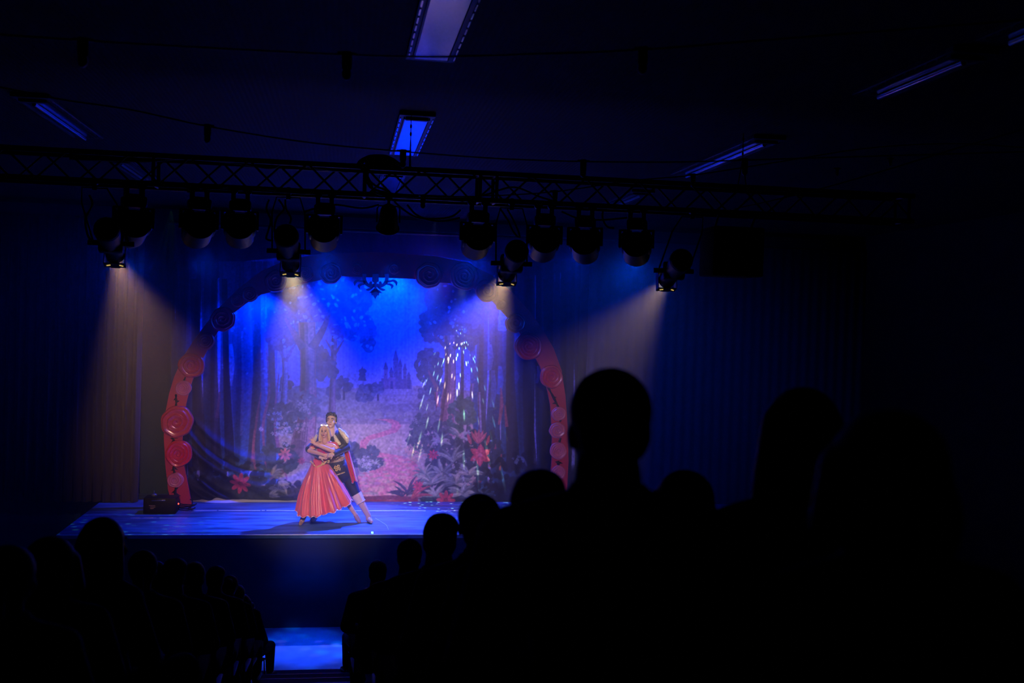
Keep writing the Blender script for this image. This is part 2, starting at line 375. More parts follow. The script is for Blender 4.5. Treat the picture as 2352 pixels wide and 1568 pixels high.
# side forests
poly([(360, 550), (1370, 550), (1370, 618), (1150, 640), (1080, 600), (980, 585), (860, 590), (700, 585), (560, 600), (470, 660), (360, 680)], (24, 40, 84))
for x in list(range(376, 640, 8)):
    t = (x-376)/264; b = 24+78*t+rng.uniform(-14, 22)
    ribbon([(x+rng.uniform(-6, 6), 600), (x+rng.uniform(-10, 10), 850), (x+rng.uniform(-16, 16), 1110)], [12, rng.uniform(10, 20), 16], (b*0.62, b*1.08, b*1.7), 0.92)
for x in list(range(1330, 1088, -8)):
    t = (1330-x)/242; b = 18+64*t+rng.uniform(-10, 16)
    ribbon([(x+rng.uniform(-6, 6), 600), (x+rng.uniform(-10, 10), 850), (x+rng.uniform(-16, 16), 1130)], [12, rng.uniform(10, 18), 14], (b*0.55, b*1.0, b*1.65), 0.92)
for x, y0, y1, w_, c in ((530, 790, 885, 14, (120, 150, 205)), (612, 780, 870, 10, (110, 150, 205)), (640, 740, 900, 10, (150, 180, 225)), (466, 770, 860, 9, (90, 120, 180)),
                         (575, 700, 960, 9, (84, 110, 160)), (556, 760, 1000, 8, (90, 110, 160)), (1132, 850, 935, 14, (80, 110, 180)), (1155, 700, 760, 26, (150, 160, 200)),
                         (1125, 790, 850, 14, (88, 122, 180)), (1148, 840, 905, 14, (70, 120, 190)), (1235, 840, 880, 8, (70, 90, 150)), (1185, 850, 880, 10, (60, 80, 140))):
    ribbon([(x, y0), (x+2, (y0+y1)/2), (x-2, y1)], [w_*0.5, w_, w_*0.7], c, 0.9)
for _ in range(70): x = rng.uniform(510, 700); ell(x, rng.uniform(690, 860), rng.uniform(1, 3.2), rng.uniform(1.4, 4), (150, 190, 235), rng.uniform(0, 3), 0.5)
for x, w_ in ((452, 26), (492, 20), (520, 18), (590, 22), (624, 20), (1105, 14), (1172, 24), (1210, 22), (1260, 26), (1062, 9)):
    b = 30+rng.uniform(-6, 10) if x < 560 or x > 1150 else 60
    ribbon([(x+rng.uniform(-8, 8), 640), (x, 860), (x+rng.uniform(-10, 10), 1080)], [w_*0.7, w_*0.8, w_*1.4], (b, b*1.1, b*1.5), 0.8)
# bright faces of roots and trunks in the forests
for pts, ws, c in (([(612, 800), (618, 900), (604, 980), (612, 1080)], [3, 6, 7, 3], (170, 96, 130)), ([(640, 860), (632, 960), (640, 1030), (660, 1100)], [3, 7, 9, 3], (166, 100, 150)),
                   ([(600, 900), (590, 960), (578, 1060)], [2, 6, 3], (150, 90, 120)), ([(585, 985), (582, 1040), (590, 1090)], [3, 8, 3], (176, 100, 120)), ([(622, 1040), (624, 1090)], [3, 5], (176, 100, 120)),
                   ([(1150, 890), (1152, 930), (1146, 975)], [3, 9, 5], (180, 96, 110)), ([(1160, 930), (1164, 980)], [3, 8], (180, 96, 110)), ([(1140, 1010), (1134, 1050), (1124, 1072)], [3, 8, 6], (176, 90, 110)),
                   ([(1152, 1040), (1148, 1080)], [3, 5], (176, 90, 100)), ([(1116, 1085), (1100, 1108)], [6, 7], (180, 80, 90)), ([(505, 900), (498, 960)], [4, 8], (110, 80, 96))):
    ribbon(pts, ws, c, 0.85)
# tall trees
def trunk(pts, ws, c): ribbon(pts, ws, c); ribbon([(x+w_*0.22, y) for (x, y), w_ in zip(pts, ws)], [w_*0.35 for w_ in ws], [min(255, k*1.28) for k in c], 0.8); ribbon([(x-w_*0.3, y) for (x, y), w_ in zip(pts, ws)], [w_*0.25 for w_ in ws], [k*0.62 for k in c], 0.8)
CR1 = (60, 100, 158)
trunk([(648, 770), (655, 850), (650, 950)], [16, 14, 20], (110, 130, 170))
ribbon([(655, 830), (640, 800), (630, 780)], [8, 6, 3], (90, 110, 150)); ribbon([(656, 830), (672, 800), (684, 785)], [8, 6, 3], (90, 110, 150))
cluster(650, 760, 40, 40, 80, 6, 14, (56, 84, 124), 12)
trunk([(768, 770), (765, 860), (762, 960)], [13, 13, 18], (128, 104, 138)); ribbon([(766, 810), (748, 780)], [7, 3], (110, 95, 130)); ribbon([(768, 815), (790, 780)], [7, 3], (110, 95, 130))
cluster(745, 845, 26, 28, 50, 6, 12, (70, 92, 130), 12); cluster(725, 820, 22, 26, 40, 6, 12, (60, 86, 124), 12)
for x, y, rx, ry, n in ((760, 690, 60, 46, 150), (815, 680, 36, 46, 110), (800, 745, 48, 30, 90), (700, 690, 50, 52, 130), (845, 770, 14, 34, 40), (640, 690, 26, 30, 30)): cluster(x, y, rx, ry, n, 6, 13, CR1, 14)
for _ in range(80): ell(rng.uniform(650, 860), rng.uniform(640, 800), rng.uniform(1.5, 4), rng.uniform(2, 6), (140, 195, 240), rng.uniform(0, 3), 0.85)
trunk([(705, 740), (708, 860), (704, 960), (690, 1060)], [40, 36, 46, 64], (150, 112, 128))
ribbon([(716, 800), (745, 750), (760, 700)], [22, 14, 5], (120, 98, 122)); ribbon([(696, 800), (672, 760), (655, 730)], [20, 12, 5], (110, 92, 116))
ribbon([(690, 1010), (660, 1070), (620, 1100)], [30, 16, 4], (120, 90, 110)); ribbon([(716, 1020), (722, 1080)], [14, 6], (150, 112, 128))
for x in range(690, 728, 5): ribbon([(x, 850), (x-1, 940), (x-8, 1030)], [1, 3, 2], (205, 150, 160) if x > 712 else (110, 80, 104), 0.6)
cluster(1040, 690, 60, 44, 150, 6, 13, (50, 76, 106), 12); cluster(1000, 745, 34, 38, 100, 5, 11, (50, 76, 108), 12); cluster(1075, 740, 30, 60, 100, 6, 12, (54, 80, 112), 12)
cluster(985, 840, 30, 38, 110, 5, 10, (56, 82, 116), 12); cluster(1050, 770, 40, 26, 60, 6, 11, (50, 76, 106), 12)
for _ in range(22): ell(rng.uniform(985, 1100), rng.uniform(650, 790), rng.uniform(1.5, 4), rng.uniform(2, 5), (120, 180, 235), rng.uniform(0, 3), 0.8)
trunk([(1032, 770), (1034, 860), (1026, 940), (1020, 1000)], [26, 26, 34, 48], (156, 112, 124))
ribbon([(1028, 800), (1008, 780), (995, 765)], [14, 8, 3], (100, 84, 110)); ribbon([(1042, 800), (1068, 780)], [12, 4], (100, 84, 110)); ribbon([(1008, 900), (990, 865), (984, 850)], [10, 6, 3], (130, 96, 116))
trunk([(1002, 900), (1006, 960), (1002, 1010)], [8, 9, 12], (160, 100, 120)); trunk([(1085, 880), (1078, 960), (1070, 1030)], [8, 8, 12], (128, 110, 140)); trunk([(1100, 900), (1103, 1000), (1100, 1040)], [7, 8, 9], (120, 110, 140))
# undergrowth
for x in range(372, 700, 7): ell(x, 1150+rng.uniform(-8, 8), 14, (46 if x < 600 else 26)+rng.uniform(-6, 6), (26, 34, 62), 0, 1, 4)
for x in range(1080, 1360, 7): ell(x, 1150+rng.uniform(-8, 8), 14, 34+(x-1080)*0.16+rng.uniform(-6, 6), (24, 34, 64), 0, 1, 4)
for x in range(690, 830, 8): ell(x, 1146, 12, 30+rng.uniform(-6, 6), (74, 60, 100), 0, 1, 4)
for x in range(930, 1090, 8): ell(x, 1146, 12, 26+rng.uniform(-6, 6), (50, 58, 84), 0, 1, 4)
for x, y, rx, ry, n, c in ((760, 1010, 34, 36, 120, (84, 96, 122)), (800, 1040, 26, 26, 80, (86, 98, 122)), (845, 1055, 36, 24, 110, (92, 104, 128)), (700, 930, 34, 30, 70, (120, 128, 140)), (655, 960, 40, 34, 90, (90, 104, 126)),
                           (640, 1050, 50, 34, 80, (60, 78, 96)), (990, 1000, 44, 40, 150, (84, 96, 116)), (960, 1020, 26, 22, 60, (96, 106, 122)), (1040, 1060, 60, 50, 190, (72, 88, 106)), (985, 945, 24, 26, 60, (120, 124, 142)),
                           (1060, 960, 30, 50, 80, (76, 112, 108)), (1110, 1040, 40, 60, 110, (46, 64, 92)), (1000, 1130, 90, 26, 120, (56, 72, 90)), (520, 1090, 90, 40, 90, (24, 34, 60)), (600, 1120, 70, 26, 70, (34, 44, 66)),
                           (720, 1125, 60, 24, 50, (60, 56, 92)), (1180, 1090, 60, 50, 70, (22, 34, 66)), (960, 980, 16, 26, 40, (104, 120, 124))):
    cluster(x, y, rx, ry, n, 4, 9, c, 14, 0.9)
# the winding path
poly([(915, 968), (922, 978), (912, 992), (880, 1002), (850, 1010), (842, 1022), (846, 1034), (880, 1040), (930, 1048), (955, 1062), (966, 1080), (958, 1104), (940, 1125), (925, 1150), (810, 1152), (812, 1110), (826, 1088),
      (868, 1076), (886, 1066), (880, 1052), (846, 1044), (826, 1030), (828, 1012), (846, 1000), (876, 992), (898, 984), (900, 974), (885, 966), (860, 962), (900, 962)], (216, 140, 160))
for _ in range(150):
    y = rng.uniform(1048, 1150); x = rng.uniform(818, 960); s = (y-1000)/150
    if 1048 < y < 1082 and x < 868: continue
    ell(x, y, 9*s+2, 3.4*s+0.8, (214+rng.uniform(-40, 20), 160+rng.uniform(-30, 26), 170+rng.uniform(-20, 20)), 0, 0.7, 1.0)
for x, y, rx, ry in ((832, 1108, 8, 4), (866, 1124, 15, 7), (905, 1120, 12, 5), (840, 1140, 14, 6), (895, 1140, 13, 6), (880, 1104, 10, 4), (925, 1096, 12, 4), (915, 1136, 9, 4)): ell(x, y, rx, ry, (228, 176, 172), 0, 0.9)
ribbon([(810, 1140), (850, 1146), (900, 1142), (960, 1150)], [4, 14, 10, 16], (110, 50, 90), 0.8); ribbon([(820, 1148), (900, 1152), (960, 1148)], [8, 8, 8], (150, 60, 100), 0.8)
cluster(850, 1062, 26, 14, 70, 3, 7, (86, 98, 124), 14); cluster(845, 1040, 22, 16, 50, 3, 7, (92, 104, 128), 14)
# leaves, grasses, blossoms
LC = [(150, 160, 158), (128, 140, 142), (172, 172, 164), (108, 122, 130)]
def tuft(x, y, n, L, w_, a0, a1, cs=LC):
    for k in range(n):
        a = a0+(a1-a0)*(k+rng.uniform(-0.2, 0.2))/max(1, n-1); c = cs[int(rng.integers(len(cs)))]
        leaf(x, y, L*rng.uniform(0.75, 1.1), w_, a, c, (-0.5 if a < 1.57 else 0.5)*rng.uniform(0.4, 1.3), [min(255, k_+34) for k_ in c])
tuft(1015, 1092, 7, 46, 10, 0.3, 2.9); tuft(1045, 1110, 8, 40, 11, 0.1, 3.1); tuft(1040, 1060, 5, 44, 8, 0.9, 2.3); tuft(990, 1112, 7, 44, 8, 0.5, 2.9); tuft(1075, 1090, 6, 34, 8, 0.2, 2.6)
tuft(1060, 1135, 7, 34, 10, 0.1, 3.0); tuft(1000, 1140, 8, 30, 8, 0.2, 2.9); tuft(1010, 1015, 6, 26, 7, 0.2, 2.9); tuft(1055, 1005, 5, 30, 7, 0.3, 2.2); tuft(975, 1090, 5, 30, 5, 1.0, 2.9)
tuft(938, 1135, 5, 46, 6, 0.6, 2.6, [(70, 64, 100), (90, 76, 110)]); tuft(925, 1140, 4, 40, 5, 1.2, 2.7, [(60, 58, 96)]); tuft(945, 1145, 3, 50, 7, 0.6, 1.2, [(176, 84, 104)])
tuft(1110, 1140, 6, 26, 7, 0.2, 2.9, [(56, 78, 104), (40, 62, 90)]); tuft(625, 1090, 5, 26, 8, -0.3, 1.4, [(150, 140, 130), (120, 120, 130)]); tuft(640, 1125, 5, 24, 7, 0.2, 2.8, [(96, 100, 110)])
tuft(640, 1105, 3, 30, 8, -0.3, 0.3, [(168, 156, 136)]); tuft(620, 1140, 4, 28, 7, 0.2, 1.5, [(110, 112, 116)]); tuft(840, 1075, 7, 16, 3, 0.3, 2.8); tuft(862, 1065, 7, 16, 3, 0.3, 2.8)
tuft(940, 1040, 8, 16, 3, 0.3, 2.8, [(214, 170, 160), (190, 160, 160)]); tuft(965, 1045, 8, 18, 3, 0.3, 2.8, [(200, 150, 150), (150, 150, 150)]); tuft(912, 1032, 6, 12, 3, 0.3, 2.8, [(190, 150, 160)])
for x, y, r, c in ((655, 1043, 15, (226, 130, 130)), (692, 1058, 9, (190, 80, 120)), (995, 1044, 12, (214, 70, 110)), (553, 1108, 25, (190, 60, 96)), (1024, 1148, 22, (214, 90, 110)), (960, 1116, 12, (206, 80, 120)),
                   (1060, 1000, 7, (190, 160, 170)), (600, 985, 6, (200, 190, 220))): flower(x, y, r, 8, c, [k*0.8 for k in c], rng.uniform(0, 1))
for k in range(6): leaf(1103, 1045, 26, 15, k*1.05+0.4, (196, 74, 110), 0.1, (222, 110, 130))
ell(1103, 1045, 5, 5, (220, 120, 150))
for a in (1.2, 1.5, 1.8, 2.1, 0.9): leaf(1098, 1018, 32, 9, a, (190, 96, 116), 0.0, (220, 130, 140))
leaf(1082, 1020, 26, 8, 1.9, (200, 100, 120)); leaf(1118, 1022, 24, 7, 1.3, (190, 90, 110))
for cx, cy, n, s, c in ((655, 990, 40, 26, (206, 200, 224)), (700, 930, 26, 20, (180, 176, 188)), (640, 960, 18, 22, (150, 170, 220)), (940, 960, 26, 18, (170, 168, 178)), (840, 1062, 40, 26, (190, 186, 204)),
                        (950, 1035, 40, 26, (220, 176, 170)), (1060, 1080, 20, 30, (176, 178, 196)), (1010, 1010, 20, 26, (190, 170, 180)), (770, 985, 20, 22, (130, 140, 168)), (1190, 1060, 8, 14, (110, 130, 170)),
                        (1110, 1120, 10, 30, (60, 110, 150)), (700, 980, 20, 16, (196, 160, 170))):
    for _ in range(n):
        x, y = cx+rng.normal(0, s*0.5), cy+rng.normal(0, s*0.42); r = rng.uniform(1.2, 3.4)
        for k in range(5): a = k*1.257+rng.uniform(0, 1); ell(x+math.cos(a)*r*0.8, y+math.sin(a)*r*0.8, r*0.6, r*0.4, c, a, 0.85, 0.6)
ribbon([(1182, 1060), (1190, 1050), (1202, 1052), (1210, 1070)], [1, 3, 4, 2], (100, 120, 160), 0.7)
nz = rng.normal(0, 1, (CH//3+2, CW//3+2)); nz = np.kron(nz, np.ones((3, 3)))[:CH, :CW]
for ax in (0, 1): nz = (nz+np.roll(nz, 1, ax)+np.roll(nz, -1, ax)+np.roll(nz, 2, ax))/4
cv = np.clip(cv*(1+0.10*nz[..., None]), 0, 1)
lin = np.where(cv <= 0.04045, cv/12.92, ((cv+0.055)/1.055)**2.4)

BD_Y = 19.16
a0, a1 = P(385, 1152, BD_Y), P(1335, 600, BD_Y)
bx0, bx1, bz0, bz1 = a0.x, a1.x, a0.z-0.02, a1.z+0.35
NX, NZ = 860, 540
gx, gz = np.meshgrid(np.linspace(bx0, bx1, NX), np.linspace(bz0, bz1, NZ))
Wc = np.array(CR.transposed())
def project(x, y, z):
    d = np.stack([x-EYE.x, y-EYE.y+0*x, z-EYE.z], -1); c = d @ Wc.T
    return 1176+FPX*c[..., 0]/-c[..., 2], 784-FPX*c[..., 1]/-c[..., 2]
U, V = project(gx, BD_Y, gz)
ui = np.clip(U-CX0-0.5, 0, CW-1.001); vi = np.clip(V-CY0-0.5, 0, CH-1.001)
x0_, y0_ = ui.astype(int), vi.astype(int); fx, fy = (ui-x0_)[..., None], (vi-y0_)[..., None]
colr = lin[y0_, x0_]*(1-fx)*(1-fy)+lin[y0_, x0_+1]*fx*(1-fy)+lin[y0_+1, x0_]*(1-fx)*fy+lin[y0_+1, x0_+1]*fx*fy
# hanging folds of the cloth, and the swagged creases pulling down at one lower corner
gy = np.full_like(gx, BD_Y)
gy += 0.010*np.sin(gx*9+0.6*np.sin(gz*1.3))*np.clip(1-abs(gx-0.4)/4.5, 0, 1)+0.006*np.sin(gx*23+1.1*np.sin(gz*0.9))
def crease(x0, x1, y_a, y_m, y_b, depth, wd):
    t = np.clip((U-x0)/(x1-x0), 0, 1); yc = y_a*(1-t)**2+2*(2*y_m-0.5*(y_a+y_b))*t*(1-t)+y_b*t*t
    d = (V-yc)/wd; return -2.3*depth*np.exp(-d*d)*np.clip(np.minimum(U-x0, x1-U)/40, 0, 1)
for args in ((425, 640, 985, 1075, 1085, 0.05, 9), (420, 800, 1010, 1112, 1030, 0.06, 12), (425, 560, 1060, 1125, 1150, 0.06, 9), (440, 700, 960, 1052, 1040, 0.03, 10), (425, 520, 1110, 1140, 1150, 0.05, 7), (560, 830, 1100, 1128, 1000, 0.04, 10)):
    gy += crease(*args)
me = bpy.data.meshes.new('backdrop_cloth')
co = np.stack([gx, gy, gz], -1).reshape(-1, 3).astype(np.float32)
idx = np.arange(NX*NZ).reshape(NZ, NX); q = np.stack([idx[:-1, :-1], idx[:-1, 1:], idx[1:, 1:], idx[1:, :-1]], -1).reshape(-1, 4)
me.vertices.add(len(co)); me.vertices.foreach_set('co', co.ravel())
me.loops.add(q.size); me.loops.foreach_set('vertex_index', q.ravel().astype(np.int32))
me.polygons.add(len(q)); me.polygons.foreach_set('loop_start', (np.arange(len(q))*4).astype(np.int32))
me.update(calc_edges=True)
at = me.color_attributes.new('paint', 'FLOAT_COLOR', 'POINT')
at.data.foreach_set('color', np.concatenate([colr.reshape(-1, 3), np.ones((NX*NZ, 1))], 1).astype(np.float32).ravel())
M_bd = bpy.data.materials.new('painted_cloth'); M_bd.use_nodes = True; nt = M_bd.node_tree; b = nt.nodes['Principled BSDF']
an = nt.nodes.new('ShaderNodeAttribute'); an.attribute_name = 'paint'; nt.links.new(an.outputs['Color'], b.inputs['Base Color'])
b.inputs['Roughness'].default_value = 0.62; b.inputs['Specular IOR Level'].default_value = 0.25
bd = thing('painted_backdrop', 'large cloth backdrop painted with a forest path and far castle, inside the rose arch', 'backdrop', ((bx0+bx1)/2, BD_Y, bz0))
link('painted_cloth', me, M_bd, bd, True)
MB().cyl((bx0-0.1, BD_Y, bz1+0.03), (bx1+0.1, BD_Y, bz1+0.03), 0.03).build('batten', mat('batten_pipe', (60, 60, 66), 0.4, 0.8), bd, True)
# white hem rucked up on the floor
hm = MB(); rows = []
for i, (px, h) in enumerate(((425, 0.3), (445, 0.6), (470, 4), (490, 9), (510, 10), (530, 9), (548, 5), (570, 3), (610, 3), (650, 2), (700, 2))):
    p = P(px, 1150, BD_Y-0.03); q_ = 0.12+h/10; rows.append([(p.x, p.y+0.02, STAGE_Z+h*0.0075+0.004), (p.x, p.y-0.03*q_, STAGE_Z+h*0.0065), (p.x, p.y-0.10*q_, STAGE_Z+h*0.003+0.003), (p.x, p.y-0.16*q_, STAGE_Z+0.002)])
hem = hm.grid(rows).build('rucked_hem', mat('white_lining_cloth', (228, 232, 245), 0.7, bump=0.5, bscale=30), bd, True, label='pale lining rucked up at the foot of the cloth')
hem.modifiers.new('s', 'SUBSURF').levels = 2; hem.modifiers['s'].render_levels = 2

# ---------------------------------------------------------------- rose arch
AY = 18.53
M_arch = mat('red_painted_board', (216, 46, 78), 0.5, noise=0.12, nscale=3)
M_vine = mat('black_thorn_vine', (18, 16, 26), 0.5)
arch = thing('rose_arch', 'tall red scalloped arch board covered with moulded roses, framing the backdrop', 'arch', tuple(P(850, 1165, AY)))
outer = [(398, 1168), (386, 1125), (379, 1060), (376, 1000), (379, 950), (388, 905), (400, 865), (420, 820), (446, 780), (474, 742), (505, 704), (548, 662), (600, 622), (660, 596), (730, 584), (860, 578),
         (1000, 588), (1070, 602), (1130, 632), (1178, 672), (1218, 716), (1248, 758), (1272, 800), (1290, 850), (1299, 910), (1304, 980), (1306, 1060), (1303, 1115), (1300, 1172)]
inner = [(1262, 1172), (1264, 1110), (1268, 1050), (1268, 990), (1264, 930), (1256, 890), (1240, 840), (1218, 800), (1196, 768), (1166, 730), (1136, 696), (1104, 668), (1060, 652), (1000, 648), (946, 640), (860, 637),
         (780, 634), (700, 650), (648, 664), (600, 676), (566, 696), (532, 722), (500, 762), (472, 812), (450, 850), (436, 890), (427, 930), (420, 975), (418, 1035), (425, 1080), (434, 1125), (442, 1168)]
MB().prism([P(x, y, AY) for x, y in outer+inner], (0, 0.06, 0)).build('board', M_arch, arch, True, smooth=False)
MB().box((arch.location.x-3.4, AY+0.35, STAGE_Z+0.02), (0.4, 0.6, 0.04)).build('foot_plate', M_arch, arch, True, smooth=False)
def rose_mesh(seed, k=3.0):
    r_ = random.Random(seed); ph = r_.uniform(0, 6.28); lob = r_.choice((5, 6, 7)); rows = []
    N, T = 40, 90
    for i in range(N+1):
        r = i/N; row = []
        for j in range(T+1):
            th = j*2*math.pi/T; s = (k*r - th/(2*math.pi) + 0.06*math.sin(2*th+ph)*r) % 1.0
            ridge = (s**1.6)*(1-max(0, (s-0.86)/0.14)) if s > 0 else 0
            R = 1+0.022*math.sin(lob*th+ph)+0.03*math.sin(2*th+1.7*ph)
            h = 0.34*math.sqrt(max(0, 1-r*r*0.9))+0.20*ridge*(0.35+0.65*min(1, r*3))*(1 if r < 0.93 else (1-r)/0.07)
            row.append((math.cos(th)*r*R, -h*(1 if r < 1 else 0), math.sin(th)*r*R))
        rows.append(row)
    mb = MB().grid(rows); bmesh.ops.remove_doubles(mb.bm, verts=mb.bm.verts, dist=1e-4); return mb.mesh('rose')
RM = [rose_mesh(s, k) for s, k in ((1, 3.6), (2, 4.0), (3, 3.2), (4, 4.4))]
M_r1 = mat('crimson_rose_paint', (244, 26, 70), 0.3, noise=0.1); M_r2 = mat('pink_rose_paint', (228, 118, 136), 0.3, noise=0.1); M_r3 = mat('deep_red_rose_paint', (226, 56, 78), 0.32, noise=0.1)
for m in (M_r1, M_r2, M_r3):
    b = m.node_tree.nodes['Principled BSDF']; b.inputs['Coat Weight'].default_value = 0.6; b.inputs['Coat Roughness'].default_value = 0.15
roses = [(403, 1102, 17, 2), (411, 1041, 29, 1), (407, 968, 35, 3), (421, 891, 17, 2), (440, 839, 28, 3), (472, 783, 20, 3), (512, 733, 27, 1), (546, 690, 15, 3), (574, 676, 17, 3), (634, 645, 25, 3), (760, 628, 24, 3), (700, 628, 18, 3),
         (820, 618, 12, 3), (905, 618, 12, 3), (985, 632, 30, 3), (1066, 634, 33, 3), (1118, 668, 26, 3), (1152, 700, 13, 3), (1183, 742, 23, 3), (1213, 795, 32, 3), (1266, 865, 27, 3), (1283, 950, 17, 2), (1280, 988, 19, 2), (1282, 1035, 20, 2), (1283, 1085, 17, 2)]
cols = {1: (M_r1, 'bright crimson rose'), 2: (M_r2, 'pale pink rose'), 3: (M_r3, None)}
for i, (x, y, r, c) in enumerate(roses):
    m, lb = cols[c]; p = P(x, y, AY-0.01); s = r*AY/FPX*1.02
    me = RM[i % 4] if not RM[i % 4].materials or RM[i % 4].materials[0] == m else RM[i % 4].copy()
    o = link('rose', me, m, arch, True, lb)
    o.location = Vector(o.location)+p; o.scale = (s, s*0.85, s); o.rotation_euler = (0, (i*0.83) % 6.28, 0)
vn = MB()
def vine(pts, w_):
    q = smoothpath([P(x, y, AY-0.004) for x, y in pts], 5); vn.tube(q, [w_*AY/FPX/2*(0.7+0.5*math.sin(i*0.9)**2) for i in range(len(q))], 6)
def thorn(x, y, dx, dy, w_=3): vn.cyl(P(x, y, AY-0.006), P(x+dx, y+dy, AY-0.006), w_*AY/FPX/2, 0.001, 6)
vine([(405, 1150), (402, 1130), (406, 1118)], 7); vine([(402, 1090), (399, 1075), (402, 1062)], 6); vine([(402, 1016), (397, 1005), (400, 995)], 6); vine([(404, 935), (405, 920), (404, 905)], 5); vine([(422, 874), (426, 866)], 4)
vine([(412, 1165), (408, 1140)], 6)
vine([(1283, 1068), (1281, 1058)], 7); vine([(1286, 968), (1288, 955), (1280, 930), (1262, 895), (1256, 885)], 6); vine([(1284, 1015), (1288, 1006)], 6); vine([(1284, 1105), (1285, 1125), (1282, 1150)], 6)
for x, y, dx, dy in ((404, 1134, 12, 5), (402, 1128, -9, 4), (403, 1144, 8, 8), (400, 1078, -8, 2), (400, 1074, 9, 5), (399, 1008, -9, -2), (399, 1004, 10, 3), (400, 1010, -7, 6), (405, 922, 8, -2), (405, 915, -7, 4),
                     (1284, 1062, 9, 2), (1282, 1062, -8, -2), (1270, 912, 9, 0), (1276, 925, -8, 2), (1285, 1120, 9, -3), (1284, 1128, -8, -2)): thorn(x, y, dx, dy, 6)
vn.build('thorn_vine', M_vine, arch, True)
# scrolled ornament hanging from the crown of the arch
def OP(u, v): return P(780+u*180/2352, 600+v*180/2352, AY-0.03)
om = MB()
def oribbon(pts, ws):
    q = smoothpath([Vector((x, y, 0)) for x, y in pts], 6); n = len(q); wq = np.interp(np.linspace(0, 1, n), np.linspace(0, 1, len(ws)), ws); L, R = [], []
    for i, p in enumerate(q):
        t = (q[min(i+1, n-1)]-q[max(i-1, 0)]).normalized(); s = Vector((-t.y, t.x, 0))*wq[i]/2; L.append(OP(p.x+s.x, p.y+s.y)); R.append(OP(p.x-s.x, p.y-s.y))
    for i in range(n-1):
        om.prism([L[i], L[i+1], R[i+1], R[i]], (0, 0.035, 0))
for m in (1, -1):
    X = lambda u: 1080+m*u
    oribbon([(X(330), 380), (X(340), 520), (X(300), 640), (X(200), 730), (X(110), 770), (X(60), 740), (X(50), 680)], [130, 110, 120, 90, 50, 40, 30])
    oribbon([(X(110), 610), (X(150), 660), (X(90), 720), (X(60), 660)], [60, 90, 60, 30])
    oribbon([(X(300), 620), (X(420), 600), (X(540), 580), (X(620), 640), (X(620), 740)], [60, 70, 70, 90, 10])
    oribbon([(X(330), 680), (X(430), 690), (X(500), 740), (X(470), 830)], [40, 70, 90, 10])
    oribbon([(X(30), 740), (X(120), 810), (X(220), 850), (X(290), 850)], [30, 60, 80, 30])
    oribbon([(X(0), 860), (X(90), 900), (X(190), 950)], [80, 90, 10])
om.prism([OP(u, v) for u, v in ((990, 380), (1170, 380), (1180, 600), (1120, 640), (1110, 780), (1160, 860), (1200, 940), (1180, 1030), (1140, 1020), (1070, 1140), (1000, 1020), (960, 1030), (940, 940), (990, 860), (1040, 780), (1030, 640), (970, 600))], (0, 0.035, 0))
om.build('scroll_ornament', mat('dark_scroll_lacquer', (46, 44, 70), 0.2, 0.3), arch, True, label='dark scrolled ornament hanging from the crown', smooth=False)
# ---------------------------------------------------------------- drapes beside the arch
def drape(name, px0, px1, Y, z0, z1, amp, wl, m, label):
    x0, x1 = P(px0, 900, Y).x, P(px1, 900, Y).x; n = int((x1-x0)/wl*10); rows = []
    for z in (z0, (z0+z1)*0.5, z1):
        rows.append([(x0+(x1-x0)*i/n, Y+amp*math.sin(i*0.628)+0.3*amp*math.sin(i*0.23+z), z) for i in range(n+1)])
    o = MB().grid(rows).build(name, m); sd = o.modifiers.new('t', 'SOLIDIFY'); sd.thickness = 0.006
    return tag(o, label, 'curtain')
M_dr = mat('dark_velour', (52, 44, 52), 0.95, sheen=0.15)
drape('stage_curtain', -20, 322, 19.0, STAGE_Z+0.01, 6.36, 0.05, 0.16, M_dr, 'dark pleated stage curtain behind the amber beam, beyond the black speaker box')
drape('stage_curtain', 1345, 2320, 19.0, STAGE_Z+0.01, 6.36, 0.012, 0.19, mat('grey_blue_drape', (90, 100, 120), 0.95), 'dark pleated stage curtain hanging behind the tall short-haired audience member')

# ---------------------------------------------------------------- haze
hz = MB().box((1.0, 14.1, 3.9), (17.9, 11.6, 5.5)).build('haze', None, smooth=False)
Mh = bpy.data.materials.new('theatrical_haze'); Mh.use_nodes = True; nt = Mh.node_tree; nt.nodes.remove(nt.nodes['Principled BSDF'])
vs = nt.nodes.new('ShaderNodeVolumeScatter'); vs.inputs['Density'].default_value = 0.013; vs.inputs['Anisotropy'].default_value = -0.35
vs.inputs['Color'].default_value = (0.9, 0.93, 1, 1); nt.links.new(vs.outputs[0], nt.nodes['Material Output'].inputs['Volume'])
hz.data.materials.append(Mh); tag(hz, 'thin theatrical haze filling the air over the stage, showing the amber beams', 'haze', kind='stuff')

# ---------------------------------------------------------------- lighting truss
TRY = 9.5
M_blk = mat('black_powder_coat', (14, 14, 17), 0.5, spec=0.2); M_alu = mat('dull_truss_metal', (40, 42, 48), 0.4, 0.7); M_rub = mat('black_cable_rubber', (10, 10, 12), 0.55)
M_lens = mat('dark_lens_glass', (12, 14, 22), 0.08); M_gls = mat('bulb_glass', (150, 160, 185), 0.06, spec=1.0)
zt, zb = P(900, 391, TRY).z, P(900, 453, TRY).z
tx0, tx1 = -4.6, 5.4
truss = thing('lighting_truss', 'long black box truss hung under the ceiling across the hall carrying the stage lights', 'truss', (0.4, TRY, zb))
D = zt-zb; ya, yb = TRY-0.13, TRY+0.13
for y in (ya, yb):
    for z in (zt, zb): MB().cyl((tx0, y, z), (tx1, y, z), 0.025, seg=12).build('chord', M_alu, truss, True)
step = 0.25; n = int((tx1-tx0)/step)
